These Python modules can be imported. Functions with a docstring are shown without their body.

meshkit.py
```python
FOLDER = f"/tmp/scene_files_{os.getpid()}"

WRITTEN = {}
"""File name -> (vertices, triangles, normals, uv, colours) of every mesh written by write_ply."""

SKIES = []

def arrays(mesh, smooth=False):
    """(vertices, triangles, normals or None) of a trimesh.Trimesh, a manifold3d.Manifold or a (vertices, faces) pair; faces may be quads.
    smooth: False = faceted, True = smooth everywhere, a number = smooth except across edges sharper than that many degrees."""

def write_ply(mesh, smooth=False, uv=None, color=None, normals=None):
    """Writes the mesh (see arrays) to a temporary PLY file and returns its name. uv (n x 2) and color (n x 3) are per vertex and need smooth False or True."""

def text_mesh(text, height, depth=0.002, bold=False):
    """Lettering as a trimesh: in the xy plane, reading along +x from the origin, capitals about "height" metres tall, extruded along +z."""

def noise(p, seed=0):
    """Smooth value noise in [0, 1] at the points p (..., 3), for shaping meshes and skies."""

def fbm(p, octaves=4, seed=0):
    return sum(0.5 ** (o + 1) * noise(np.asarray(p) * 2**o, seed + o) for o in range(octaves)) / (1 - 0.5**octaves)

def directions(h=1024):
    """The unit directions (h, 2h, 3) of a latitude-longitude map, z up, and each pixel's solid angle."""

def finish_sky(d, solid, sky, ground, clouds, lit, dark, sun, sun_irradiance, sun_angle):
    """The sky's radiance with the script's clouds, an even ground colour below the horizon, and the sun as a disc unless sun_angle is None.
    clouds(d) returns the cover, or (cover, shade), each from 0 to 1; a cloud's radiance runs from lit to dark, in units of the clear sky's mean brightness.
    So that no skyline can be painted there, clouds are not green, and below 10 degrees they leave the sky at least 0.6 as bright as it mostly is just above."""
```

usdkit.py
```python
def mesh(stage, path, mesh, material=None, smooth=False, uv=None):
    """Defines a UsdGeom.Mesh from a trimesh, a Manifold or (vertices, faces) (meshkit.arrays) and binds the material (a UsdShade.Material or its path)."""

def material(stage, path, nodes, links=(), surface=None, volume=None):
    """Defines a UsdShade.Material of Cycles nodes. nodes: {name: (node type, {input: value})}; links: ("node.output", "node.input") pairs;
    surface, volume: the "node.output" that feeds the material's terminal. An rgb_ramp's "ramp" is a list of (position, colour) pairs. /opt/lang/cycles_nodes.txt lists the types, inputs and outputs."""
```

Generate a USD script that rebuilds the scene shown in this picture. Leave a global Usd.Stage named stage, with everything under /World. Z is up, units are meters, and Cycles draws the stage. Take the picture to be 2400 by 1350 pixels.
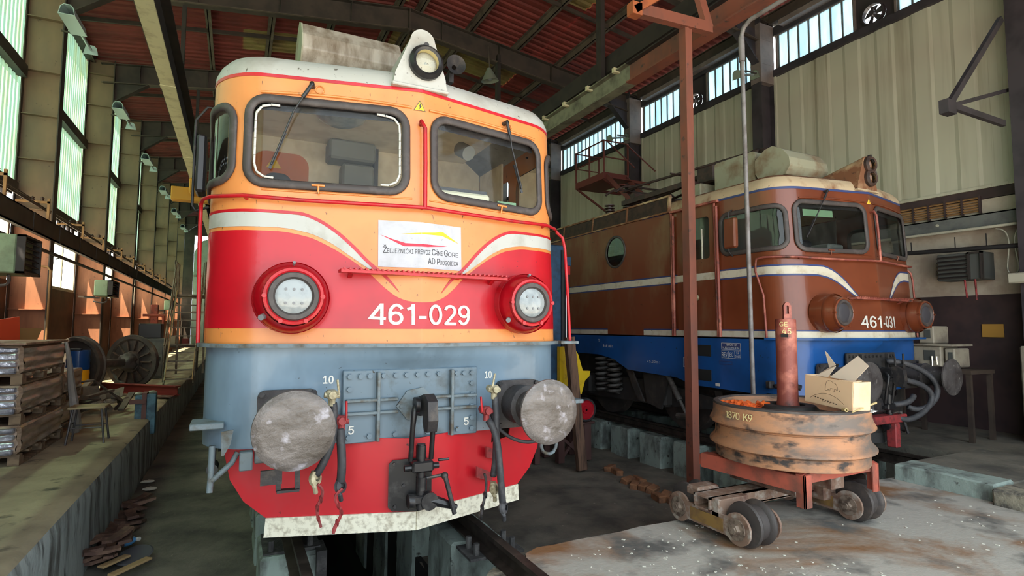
import math, random, numpy as np, trimesh, shapely, shapely.affinity
import usdkit, meshkit
from shapely.geometry import Polygon, box as sbox
from scipy.spatial import Delaunay
from pxr import Usd, UsdGeom, UsdLux, UsdShade, Gf, Sdf, Vt
random.seed(7); np.random.seed(7)
rng = np.random.default_rng(11)
stage = Usd.Stage.CreateInMemory()
UsdGeom.SetStageUpAxis(stage, 'Z'); UsdGeom.SetStageMetersPerUnit(stage, 1.0)
UsdGeom.Xform.Define(stage, '/World')
PI = math.pi
# ---------------------------------------------------------------- camera, sky, sun, exposure
F = 1300.0; YAW, PITCH, ROLL, EYE = math.radians(26.39), math.radians(4.05), math.radians(0.26), 1.68
fw = np.array([math.sin(YAW)*math.cos(PITCH), math.cos(YAW)*math.cos(PITCH), math.sin(PITCH)])
r0 = np.array([math.cos(YAW), -math.sin(YAW), 0]); u0 = np.cross(r0, fw)
rt = r0*math.cos(ROLL)+u0*math.sin(ROLL); up = -r0*math.sin(ROLL)+u0*math.cos(ROLL)
cam = UsdGeom.Camera.Define(stage, '/World/camera')
cam.CreateFocalLengthAttr(36.0*F/2400); cam.CreateHorizontalApertureAttr(36.0); cam.CreateVerticalApertureAttr(36.0*1350/2400)
cam.CreateClippingRangeAttr(Gf.Vec2f(0.05, 500))
cam.AddTransformOp().Set(Gf.Matrix4d(*rt, 0, *up, 0, *(-fw), 0, 0, 0, EYE, 1))
cam.CreateExposureAttr(0.32)
dome = UsdLux.DomeLight.Define(stage, '/World/sky'); dome.CreateIntensityAttr(1.0); dome.CreateColorAttr(Gf.Vec3f(0.80, 0.92, 1.0))
sun = UsdLux.DistantLight.Define(stage, '/World/sun'); sun.CreateIntensityAttr(9.0); sun.CreateNormalizeAttr(True); sun.CreateAngleAttr(0.6); sun.CreateColorAttr(Gf.Vec3f(1.0, 0.93, 0.80))
sd = np.array([0.29, 0.26, -0.93]); sd /= np.linalg.norm(sd)
zx = -sd; ax = np.cross([0, 1, 0], zx); ax /= np.linalg.norm(ax); ay = np.cross(zx, ax)
sun.AddTransformOp().Set(Gf.Matrix4d(*ax, 0, *ay, 0, *zx, 0, 0, 0, 20, 1))

def at(x, y, **k):
    """the point of the plane X=, Y= or Z= that stands at pixel x, y of the photograph"""
    d = fw+rt*(x-1200)/F+up*(675-y)/F
    a, v = next(iter(k.items())); i = 'XYZ'.index(a)
    return np.array([0, 0, EYE])+(v-(0, 0, EYE)[i])/d[i]*d

# ---------------------------------------------------------------- materials
def lin(c):
    return tuple(((v/255)/12.92 if v/255 <= .04045 else ((v/255+.055)/1.055)**2.4) for v in c)
MATS = {}
def mat(name, col, rough=.55, metal=0.0, col2=None, scale=3.0, lo=.45, hi=.62, detail=6, stretch=(1,1,1), col3=None, scale3=25.0, lo3=.62, hi3=.7, bump=0.0, bscale=30, spec=.5, coat=0.0, r2=None, amt=1.0, distort=0.0, stretch3=(1,1,1)):
    p = '/World/Looks/'+name
    n = {'tc': ('texture_coordinate', {}), 'p': ('principled_bsdf', {'roughness': rough, 'metallic': metal, 'specular_ior_level': spec, 'coat_weight': coat, 'coat_roughness': .08, 'base_color': lin(col)})}
    l = []
    cur = None
    if col2 is not None:
        n['m'] = ('mapping', {'scale': stretch}); n['n'] = ('noise_texture', {'scale': scale, 'detail': detail, 'roughness': .6, 'distortion': distort})
        n['r'] = ('map_range', {'from_min': lo, 'from_max': hi, 'to_min': 0.0, 'to_max': amt, 'clamp': True})
        n['x'] = ('mix_color', {'a': lin(col), 'b': lin(col2)})
        l += [('tc.object', 'm.vector'), ('m.vector', 'n.vector'), ('n.fac', 'r.value'), ('r.result', 'x.fac'), ('x.result', 'p.base_color')]
        cur = 'x.result'
        if r2 is not None:
            n['rr'] = ('mix_float', {'a': rough, 'b': r2}); l += [('r.result', 'rr.fac'), ('rr.result', 'p.roughness')]
    if col3 is not None:
        n['m3'] = ('mapping', {'scale': stretch3, 'location': (3.1, 7.7, 1.3)}); n['n3'] = ('noise_texture', {'scale': scale3, 'detail': 4, 'roughness': .55})
        n['r3'] = ('map_range', {'from_min': lo3, 'from_max': hi3, 'clamp': True}); n['x3'] = ('mix_color', {'a': lin(col), 'b': lin(col3)})
        l += [('tc.object', 'm3.vector'), ('m3.vector', 'n3.vector'), ('n3.fac', 'r3.value'), ('r3.result', 'x3.fac')]
        if cur: l = [q for q in l if q != ('x.result', 'p.base_color')]+[(cur, 'x3.a')]
        l.append(('x3.result', 'p.base_color'))
    if bump:
        n['bn'] = ('noise_texture', {'scale': bscale, 'detail': 5, 'roughness': .6}); n['b'] = ('bump', {'strength': bump, 'distance': .02})
        l += [('tc.object', 'bn.vector'), ('bn.fac', 'b.height'), ('b.normal', 'p.normal')]
    MATS[name] = usdkit.material(stage, p, n, l, surface='p.BSDF')
    return MATS[name]
SPK = (70, 55, 40)
mat('orange_paint', (220, 140, 76), .38, col2=(204, 122, 60), scale=1.1, lo=.4, hi=.7, col3=(110, 74, 40), scale3=34, lo3=.67, hi3=.72, coat=.2, stretch3=(1, 1, .45))
mat('red_paint', (186, 14, 32), .34, col2=(160, 10, 24), scale=1.3, lo=.45, hi=.75, col3=(80, 20, 25), scale3=40, lo3=.72, hi3=.76, coat=.18)
mat('white_paint', (182, 182, 177), .45, col2=(160, 157, 148), scale=5, lo=.5, hi=.75, col3=(84, 76, 66), scale3=50, lo3=.70, hi3=.74)
mat('roof_white', (177, 176, 170), .5, col2=(135, 126, 112), scale=2.2, lo=.5, hi=.8, col3=(99, 94, 86), scale3=26, lo3=.66, hi3=.70)
mat('roof_box_metal', (160, 150, 136), .5, col2=(92, 74, 54), scale=2.6, lo=.38, hi=.68, stretch=(3, 3, .5), col3=(70, 56, 44), scale3=20, lo3=.66, hi3=.78, stretch3=(3, 3, .6))
mat('grey_blue_paint', (114, 136, 154), .42, col2=(92, 110, 124), scale=1.4, lo=.45, hi=.75, stretch=(1.5, 1.5, .5), col3=(60, 66, 72), scale3=30, lo3=.70, hi3=.74, coat=.15)
mat('coupler_plate_paint', (97, 115, 128), .5, col2=(70, 77, 79), scale=4, lo=.5, hi=.7, col3=(53, 52, 48), scale3=22, lo3=.66, hi3=.72)
mat('rib_paint', (108, 121, 128), .55, col2=(81, 75, 64), scale=9, lo=.45, hi=.65)
mat('plow_red', (188, 22, 35), .42, col2=(177, 53, 59), scale=1.8, lo=.5, hi=.8, col3=(63, 24, 26), scale3=11, lo3=.70, hi3=.75)
mat('plow_white', (226, 220, 200), .6, col2=(176, 166, 146), scale=26, lo=.46, hi=.66, col3=(128, 118, 108), scale3=5, lo3=.62, hi3=.9)
mat('buffer_face', (116, 109, 106), .42, .25, col2=(84, 76, 70), scale=5, lo=.4, hi=.65, stretch=(1, 1, 2.5), col3=(168, 164, 172), scale3=9, lo3=.58, hi3=.70, bump=.35, bscale=28)
mat('buffer_sleeve', (70, 66, 66), .6, col2=(48, 42, 42), scale=6, col3=(110, 106, 104), scale3=18, lo3=.62, hi3=.72, bump=.2)
mat('dark_steel', (50, 48, 50), .5, .3, col2=(82, 74, 68), scale=9, lo=.5, hi=.7, bump=.15)
mat('black_greasy', (34, 33, 35), .38, .2, col2=(64, 62, 62), scale=12, lo=.52, hi=.7)
mat('hose_rubber', (58, 58, 62), .6, col2=(84, 82, 84), scale=14, lo=.5, hi=.7)
mat('brass_cream', (190, 180, 150), .5, .2, col2=(120, 104, 76), scale=14, lo=.45, hi=.65)
mat('faded_red', (150, 52, 54), .6, col2=(100, 44, 44), scale=12, lo=.45, hi=.65)
mat('red_rail_paint', (186, 24, 35), .38, col2=(145, 35, 39), scale=8, lo=.5, hi=.7)
mat('gasket_rubber', (64, 57, 56), .55, col2=(84, 76, 74), scale=10, lo=.5, hi=.7)
mat('wiper_black', (42, 40, 42), .4)
mat('chrome', (190, 190, 190), .15, 1.0)
mat('reflector', (236, 220, 170), .1, 1.0)
mat('lens_frost', (148, 154, 156), .22, col2=(126, 133, 136), scale=10, coat=.6)
mat('led_dot', (120, 120, 124), .4)
mat('sign_white', (184, 184, 192), .45, col2=(164, 164, 170), scale=6, lo=.5, hi=.75, col3=(120, 120, 124), scale3=40, lo3=.70, hi3=.74)
mat('print_dark', (64, 62, 66), .6); mat('print_white', (206, 204, 198), .5, col2=(184, 178, 168), scale=20, lo=.55, hi=.7)
mat('logo_yellow', (226, 182, 30), .5); mat('logo_red', (206, 34, 62), .5); mat('warning_yellow', (232, 186, 50), .5)
mat('cab_beige', (232, 216, 188), .6, col2=(214, 196, 166), scale=4); mat('cab_orange', (206, 112, 60), .6); mat('cab_grey', (120, 120, 116), .6); mat('cab_cream', (232, 224, 196), .5); mat('cab_dark', (58, 56, 62), .6)
mat('curtain_cloth', (170, 176, 196), .9, col2=(140, 146, 168), scale=6); mat('cab_green', (140, 176, 140), .6)
mat('visor_dark', (40, 38, 44), .5)
mat('brown_paint', (115, 57, 32), .36, col2=(97, 44, 23), scale=1.3, lo=.4, hi=.7, col3=(60, 37, 25), scale3=30, lo3=.70, hi3=.75, coat=.3)
mat('brown_side_paint', (109, 55, 32), .5, col2=(124, 101, 72), scale=1.6, lo=.45, hi=.72, stretch=(1, 1, .5), col3=(69, 37, 23), scale3=20, lo3=.68, hi3=.75)
mat('cream_stripe', (198, 192, 175), .45, col2=(171, 157, 131), scale=8, lo=.5, hi=.72, col3=(95, 69, 51), scale3=24, lo3=.70, hi3=.74)
mat('blue_line', (50, 62, 110), .5)
mat('blue_paint', (20, 79, 147), .42, col2=(14, 53, 97), scale=1.2, lo=.42, hi=.75, col3=(25, 34, 48), scale3=22, lo3=.68, hi3=.74, coat=.15)
mat('roof_rust', (120, 78, 52), .7, col2=(196, 170, 132), scale=2.0, lo=.5, hi=.7, col3=(70, 44, 32), scale3=14, lo3=.6, hi3=.75)
mat('roof_cream', (187, 166, 136), .55, col2=(131, 90, 62), scale=4, lo=.52, hi=.75, stretch=(1, 1, .6), col3=(87, 57, 39), scale3=20, lo3=.68, hi3=.74)
mat('roof_box_grey', (150, 148, 126), .6, col2=(120, 96, 72), scale=3, lo=.5, hi=.72)
mat('grille_dark', (66, 46, 38), .7, col2=(44, 32, 28), scale=8)
mat('underframe_black', (44, 42, 42), .7, col2=(70, 64, 60), scale=5, lo=.5, hi=.72, bump=.2)
mat('spring_grey', (84, 82, 80), .55, col2=(56, 52, 50), scale=8)
mat('panto_dark', (58, 44, 42), .6, col2=(78, 56, 50), scale=8)
mat('insulator', (70, 48, 44), .35)
mat('column_brown', (112, 90, 72), .6, col2=(134, 104, 80), scale=1.6, lo=.4, hi=.7, stretch=(1, 1, .4), col3=(84, 66, 54), scale3=12, lo3=.66, hi3=.74)
mat('column_rust_lit', (170, 112, 84), .65, col2=(132, 84, 64), scale=2, lo=.45, hi=.7, stretch=(2, 2, .4), col3=(100, 70, 56), scale3=14, lo3=.66, hi3=.74)  # pinkish rust paint with warm light mixed into the colour
mat('steel_dark_brown', (70, 58, 50), .6, col2=(54, 44, 40), scale=3)
mat('column_dark', (62, 56, 62), .6, col2=(46, 42, 48), scale=2)
mat('column_face', (126, 112, 108), .6, col2=(100, 88, 86), scale=2.4, lo=.45, hi=.7)  # paler copy of the dark column colour; painted light on the column tops
mat('roof_red', (124, 48, 42), .7, col2=(98, 38, 34), scale=1.5, lo=.4, hi=.7)
mat('roof_yellow', (138, 122, 72), .7, col2=(110, 84, 50), scale=1.5, lo=.45, hi=.7)
mat('purlin_grey', (98, 84, 74), .6, col2=(74, 60, 54), scale=3)
mat('rafter_dark', (70, 58, 52), .65, col2=(54, 46, 42), scale=2)
mat('rail_beige', (206, 196, 160), .6, col2=(170, 156, 124), scale=4, lo=.5, hi=.7)
mat('girder_dark', (50, 42, 38), .7, col2=(36, 30, 30), scale=3)
mat('girder_green', (126, 124, 104), .65, col2=(80, 72, 62), scale=3, lo=.45, hi=.7)
mat('wall_cream', (184, 180, 162), .6, col2=(150, 140, 120), scale=1.3, lo=.5, hi=.75, stretch=(1.5, 2.2, .12), col3=(128, 112, 90), scale3=3.0, lo3=.64, hi3=.76, stretch3=(1, 3, .06))
mat('wall_plaster', (188, 176, 160), .8, col2=(168, 152, 136), scale=2); mat('dado_maroon', (66, 48, 48), .7, col2=(50, 38, 40), scale=2)
mat('dado_brown', (86, 58, 42), .7, col2=(66, 46, 36), scale=2, bump=.2)
mat('concrete_platform', (164, 150, 124), .8, col2=(124, 112, 94), scale=1.2, lo=.4, hi=.7, col3=(80, 74, 64), scale3=5, lo3=.6, hi3=.75, bump=.25, bscale=22)
mat('concrete_face', (168, 174, 170), .85, col2=(84, 80, 74), scale=2.2, lo=.47, hi=.68, stretch=(1, 2.4, .35), col3=(60, 58, 54), scale3=4, lo3=.60, hi3=.74, bump=.5, bscale=14, stretch3=(1, 1.6, .6))
mat('floor_dark', (122, 116, 104), .9, col2=(80, 77, 71), scale=1.5, lo=.4, hi=.65, col3=(150, 142, 126), scale3=16, lo3=.68, hi3=.74, bump=.5, bscale=18)
mat('slab_concrete', (178, 172, 162), .75, col2=(140, 100, 66), scale=.75, lo=.50, hi=.64, col3=(100, 98, 94), scale3=2.2, lo3=.5, hi3=.66, bump=.3, bscale=24, distort=.6)
mat('slab_edge', (150, 142, 124), .9, col2=(84, 80, 74), scale=7, lo=.45, hi=.6, bump=.8, bscale=20)
mat('pillar_concrete', (150, 164, 156), .85, col2=(96, 100, 96), scale=4, lo=.46, hi=.64, stretch=(1, 1, .5), col3=(50, 48, 46), scale3=10, lo3=.64, hi3=.72, bump=.5, bscale=16)
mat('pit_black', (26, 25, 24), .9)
mat('rail_steel', (60, 52, 48), .45, .5, col2=(84, 74, 68), scale=6)
mat('grime', (58, 56, 56), .8, col2=(84, 82, 80), scale=9, bump=.6, bscale=20)
mat('wood_plank', (112, 84, 66), .8, col2=(72, 52, 42), scale=3, stretch=(6, 6, .6), bump=.2)
mat('pole_paint', (134, 78, 62), .6, col2=(100, 70, 62), scale=2.0, lo=.45, hi=.7, stretch=(1, 1, .5), col3=(76, 60, 58), scale3=9, lo3=.64, hi3=.74)
mat('pole_orange', (170, 96, 58), .6, col2=(140, 76, 50), scale=3)
mat('pipe_grey', (124, 120, 120), .5, .1, col2=(98, 90, 88), scale=5)
mat('wheel_rust', (178, 128, 94), .62, .1, col2=(112, 100, 92), scale=2.0, lo=.44, hi=.62, stretch=(1, 1, 2.5), col3=(58, 52, 50), scale3=4.5, lo3=.56, hi3=.68, bump=.15, stretch3=(1, 1, 2))
mat('wheel_dark', (72, 66, 64), .6, .2, col2=(104, 92, 84), scale=4, lo=.5, hi=.7, bump=.15)
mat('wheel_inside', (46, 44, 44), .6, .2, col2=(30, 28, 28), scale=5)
mat('axle_red', (136, 70, 60), .5, .1, col2=(190, 116, 98), scale=3.2, lo=.5, hi=.64, col3=(64, 46, 44), scale3=6, lo3=.58, hi3=.70)
mat('trolley_red', (176, 88, 70), .6, col2=(120, 76, 64), scale=4, lo=.48, hi=.68, col3=(80, 60, 54), scale3=11, lo3=.66, hi3=.74)
mat('trolley_worn', (134, 108, 92), .6, .1, col2=(170, 160, 150), scale=9, lo=.5, hi=.64, col3=(96, 62, 50), scale3=6, lo3=.55, hi3=.7)
mat('bogie_ochre', (140, 108, 58), .6, col2=(98, 74, 56), scale=5, lo=.46, hi=.66)
mat('bolt_steel', (150, 134, 120), .5, .4, col2=(100, 84, 74), scale=20)
mat('cardboard', (228, 194, 158), .85, col2=(206, 170, 132), scale=3, lo=.5, hi=.75, col3=(150, 114, 88), scale3=6, lo3=.66, hi3=.74); mat('cardboard_in', (198, 180, 160), .85); mat('box_ink', (96, 76, 60), .8)
mat('rag_orange', (226, 100, 30), .9, col2=(180, 70, 30), scale=18); mat('plastic_white', (226, 228, 226), .35, col2=(120, 120, 112), scale=18, lo=.5, hi=.62); mat('plastic_dark_glints', (40, 42, 44), .3, col2=(150, 156, 150), scale=22, lo=.55, hi=.62)  # the dark plastic has pale blotches painted in as glints
mat('chalk', (226, 208, 150), .9); mat('paper_trash', (214, 210, 196), .8)
mat('stick_wood', (190, 170, 120), .7)
mat('pallet_wood', (126, 106, 84), .8, col2=(92, 76, 60), scale=4, stretch=(1, 6, 3)); mat('wrapped_load', (158, 136, 116), .4, col2=(108, 88, 74), scale=3, lo=.45, hi=.65, stretch=(1, 1, 4), col3=(176, 150, 116), scale3=5, lo3=.6, hi3=.7, stretch3=(1, 1, 5), bump=.3, bscale=7, coat=.7)
mat('foil', (190, 192, 206), .25, .6, col2=(120, 120, 136), scale=4, stretch=(1, 1, 4), bump=.6, bscale=9)
mat('load_top', (150, 122, 102), .5, col2=(110, 76, 62), scale=6)
mat('stretch_film', (134, 128, 124), .25, coat=.6, bump=.7, bscale=12)
mat('stool_wood', (150, 132, 100), .7); mat('stool_steel', (84, 80, 80), .5, .4)
mat('drum_blue', (16, 62, 128), .35, coat=.3); mat('drum_yellow', (236, 172, 20), .4); mat('scrap_brown', (92, 76, 66), .7, col2=(64, 54, 50), scale=6); mat('scrap_red', (118, 40, 34), .6); mat('scrap_light', (160, 146, 128), .6)
mat('post_blue', (84, 122, 136), .6, col2=(60, 86, 100), scale=6); mat('post_brown', (104, 70, 64), .7)
mat('ladder_steel', (132, 120, 104), .55, .2, col2=(92, 78, 66), scale=6); mat('ladder_wood', (176, 146, 104), .7)
mat('heater_green', (136, 158, 126), .5, col2=(110, 122, 96), scale=3, lo=.5, hi=.7, col3=(120, 70, 56), scale3=6, lo3=.68, hi3=.73); mat('louvre_dark', (50, 44, 42), .6)
mat('bracket_ochre', (150, 112, 72), .7); mat('channel_dark', (62, 54, 48), .65, col2=(48, 40, 38), scale=3)
mat('lamp_housing', (190, 202, 204), .4, .3); mat('lamp_shade', (140, 146, 132), .4, .3)
mat('scatter_brown', (86, 62, 54), .8, col2=(120, 92, 76), scale=8); mat('scatter_grey', (84, 84, 88), .7); mat('bottle_blue', (90, 150, 200), .2, coat=.5)
mat('orange_sheet', (206, 74, 40), .6); mat('ochre_sheet', (170, 140, 90), .6)
mat('jack_blue', (34, 72, 104), .55, col2=(22, 44, 66), scale=5, lo=.46, hi=.66); mat('jack_yellow', (228, 190, 22), .5, col2=(190, 150, 30), scale=6, lo=.55, hi=.75, col3=(50, 46, 30), scale3=14, lo3=.70, hi3=.74)
mat('wheel_red', (178, 16, 34), .4); mat('tyre_black', (46, 44, 46), .6); mat('trestle_brown', (84, 56, 52), .7); mat('brick_clay', (140, 96, 66), .85, col2=(110, 76, 56), scale=9)
mat('beam_grey', (104, 106, 104), .6, col2=(84, 84, 86), scale=3); mat('conduit_white', (180, 176, 160), .5); mat('pipe_black', (44, 42, 44), .5); mat('heater_dark', (78, 80, 78), .6); mat('sign_ochre', (176, 132, 58), .6); mat('cabinet_cream', (160, 152, 136), .6, col2=(130, 120, 108), scale=3); mat('chrome_bar', (220, 214, 200), .2, .8)
mat('platform_red', (110, 52, 46), .6); mat('crane_yellow', (200, 140, 40), .55); mat('door_pale', (176, 190, 176), .6, col2=(150, 164, 152), scale=1.0); mat('apron', (150, 146, 138), .9)
mat('fan_dark', (58, 50, 54), .5)

def glass_mat(name, tint=(.92, .95, .94), dirt=.12, dcol=(150, 146, 136), ior=1.45):
    n = {'t': ('transparent_bsdf', {'color': tint}), 'g': ('glossy_bsdf', {'color': (1, 1, 1), 'roughness': .03}), 'f': ('fresnel', {'IOR': ior}), 'm': ('mix_closure', {}),
         'd': ('diffuse_bsdf', {'color': lin(dcol)}), 'tc': ('texture_coordinate', {}), 'nz': ('noise_texture', {'scale': 7.0, 'detail': 8.0, 'roughness': .7}), 'r': ('map_range', {'from_min': .35, 'from_max': .75, 'to_min': 0.0, 'to_max': dirt, 'clamp': True}), 'm2': ('mix_closure', {})}
    l = [('f.fac', 'm.fac'), ('t.BSDF', 'm.closure1'), ('g.BSDF', 'm.closure2'), ('tc.object', 'nz.vector'), ('nz.fac', 'r.value'), ('r.result', 'm2.fac'), ('m.closure', 'm2.closure1'), ('d.BSDF', 'm2.closure2')]
    MATS[name] = usdkit.material(stage, '/World/Looks/'+name, n, l, surface='m2.closure')
glass_mat('window_glass', dirt=.06, ior=1.28); glass_mat('dark_glass', (.7, .74, .72), .06); glass_mat('lamp_glass', (.95, .93, .85), .02)
def panel_mat(name, col, tr=.55, clear=.0, col2=None):
    n = {'d': ('diffuse_bsdf', {}), 't': ('translucent_bsdf', {}), 'm': ('mix_closure', {'fac': tr}), 'x': ('transparent_bsdf', {'color': lin(col)}), 'm2': ('mix_closure', {'fac': clear}),
         'tc': ('texture_coordinate', {}), 'mp': ('mapping', {'scale': (1, 1, .25)}), 'nz': ('noise_texture', {'scale': 3.0, 'detail': 7.0, 'roughness': .6}), 'r': ('map_range', {'from_min': .42, 'from_max': .68, 'clamp': True}), 'c': ('mix_color', {'a': lin(col), 'b': lin(col2 or col)})}
    l = [('tc.object', 'mp.vector'), ('mp.vector', 'nz.vector'), ('nz.fac', 'r.value'), ('r.result', 'c.fac'), ('c.result', 'd.color'), ('c.result', 't.color'), ('d.BSDF', 'm.closure1'), ('t.BSDF', 'm.closure2'), ('m.closure', 'm2.closure1'), ('x.BSDF', 'm2.closure2')]
    MATS[name] = usdkit.material(stage, '/World/Looks/'+name, n, l, surface='m2.closure')
panel_mat('fibreglass_green', (124, 158, 138), .7, .05, (128, 144, 104)); panel_mat('fibreglass_blue', (206, 226, 236), .75, .25, (170, 196, 210)); panel_mat('clear_pane', (250, 248, 236), .8, .72, (226, 222, 200)); panel_mat('roof_translucent', (170, 150, 90), .5, .0, (120, 96, 60))

# ---------------------------------------------------------------- prims
USED = {}
def fresh(parent, name):
    k = (parent, name); n = USED.get(k, 0); USED[k] = n+1
    return parent+'/'+name+('_%03d' % n if n else '')
def data(prim, **k):
    for a, v in k.items():
        if v: prim.SetCustomDataByKey(a, v)
LOC = {}
def thing(name, label, cat, loc=(0, 0, 0), rotz=0, group=None, kind=None):
    p = fresh('/World', name); x = UsdGeom.Xform.Define(stage, p)
    x.AddTranslateOp().Set(Gf.Vec3d(*map(float, loc)))
    if rotz: x.AddRotateZOp().Set(float(rotz))
    data(x.GetPrim(), label=label, category=cat, group=group, kind=kind)
    return p
def setting(name, loc=(0, 0, 0)):
    p = fresh('/World', name); x = UsdGeom.Xform.Define(stage, p); x.AddTranslateOp().Set(Gf.Vec3d(*map(float, loc))); data(x.GetPrim(), kind='structure'); return p
def holder(parent, name, label=None):
    p = fresh(parent, name); UsdGeom.Xform.Define(stage, p); data(stage.GetPrimAtPath(p), label=label); return p
WHOLE = ('lettering', 'mark', 'chalk', 'print', 'strip', 'frames', 'led_', 'chain', 'number')
def clusters(l):
    """groups of the meshes in the list l that touch one another"""
    l = [x for x in l if x is not None]; B = [x.bounds for x in l]; g = list(range(len(l)))
    for i in range(len(l)):
        for j in range(i):
            if (B[i][0] <= B[j][1]+.004).all() and (B[j][0] <= B[i][1]+.004).all():
                a, b = g[i], g[j]; g = [b if q == a else q for q in g]
    return [cat([x for x, q in zip(l, g) if q == k]) for k in sorted(set(g))]
def part(parent, name, mesh, m, smooth=35, label=None, kind=None):
    if isinstance(mesh, list):
        if kind is None and len(mesh) > 1 and not any(q in name for q in WHOLE):
            c = clusters(mesh)
            if len(c) > 1: return [part(parent, name, q, m, smooth, label) for q in c][0]
        mesh = cat(mesh)
    p = fresh(parent, name); usdkit.mesh(stage, p, mesh, MATS[m], smooth=smooth); data(stage.GetPrimAtPath(p), label=label, kind=kind); return p
def single(name, mesh, m, label, cat_, loc=(0, 0, 0), group=None, smooth=35, kind=None, rotz=0):
    p = fresh('/World', name)
    if isinstance(mesh, list): mesh = cat(mesh)
    x = usdkit.mesh(stage, p, mesh, MATS[m], smooth=smooth); x.AddTranslateOp().Set(Gf.Vec3d(*map(float, loc)))
    if rotz: x.AddRotateZOp().Set(float(rotz))
    data(x.GetPrim(), label=label, category=cat_, group=group, kind=kind); return p
def clone(src, label, loc, rotz=0, group=None):
    s = stage.GetPrimAtPath(src); base = s.GetName()
    p = fresh('/World', base); x = UsdGeom.Xform.Define(stage, p)
    x.GetPrim().GetReferences().AddInternalReference(src); x.ClearXformOpOrder()
    x.AddTranslateOp().Set(Gf.Vec3d(*map(float, loc))); x.AddRotateZOp().Set(float(rotz))
    data(x.GetPrim(), label=label, group=group); x.GetPrim().SetInstanceable(True); return p

# ---------------------------------------------------------------- mesh helpers
def cat(l): return trimesh.util.concatenate([x for x in l if x is not None])
def tm(v, f): return trimesh.Trimesh(np.asarray(v, float), np.asarray(f, int), process=False)
def mv(m, t=(0, 0, 0), rx=0, ry=0, rz=0, s=None):
    m = m.copy()
    if s is not None: m.apply_scale(s)
    for a, ang in (((1, 0, 0), rx), ((0, 1, 0), ry), ((0, 0, 1), rz)):
        if ang: m.apply_transform(trimesh.transformations.rotation_matrix(math.radians(ang), a))
    m.apply_translation(t); return m
def bx(x0, x1, y0, y1, z0, z1, b=0.0):
    lo, hi = np.array([x0, y0, z0], float), np.array([x1, y1, z1], float); c, h = (lo+hi)/2, (hi-lo)/2
    if b <= 0:
        return trimesh.creation.box(2*h, trimesh.transformations.translation_matrix(c))
    b = min(b, *(h*.49)); P = []
    for sx in (-1, 1):
        for sy in (-1, 1):
            for sz in (-1, 1):
                s = np.array([sx, sy, sz])
                for k in range(3):
                    d = h-b; d = d.copy(); d[k] = h[k]; P.append(c+s*d)
    return trimesh.Trimesh(P).convex_hull
def frame_of(d):
    d = np.asarray(d, float); d = d/np.linalg.norm(d); a = np.array([0, 0, 1.0]) if abs(d[2]) < .9 else np.array([1.0, 0, 0])
    u = np.cross(a, d); u /= np.linalg.norm(u); return u, np.cross(d, u), d
def cyl(p0, p1, r, n=16, r1=None, cap=True):
    p0, p1 = np.asarray(p0, float), np.asarray(p1, float); u, v, d = frame_of(p1-p0); a = np.arange(n)*2*PI/n
    ring = np.cos(a)[:, None]*u+np.sin(a)[:, None]*v; r1 = r if r1 is None else r1
    V = np.vstack([p0+ring*r, p1+ring*r1, [p0], [p1]]); i = np.arange(n); j = (i+1) % n
    Fc = np.vstack([np.c_[i, j, j+n], np.c_[i, j+n, i+n]])
    if cap: Fc = np.vstack([Fc, np.c_[j, i, np.full(n, 2*n)], np.c_[i+n, j+n, np.full(n, 2*n+1)]])
    return tm(V, Fc)
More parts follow.
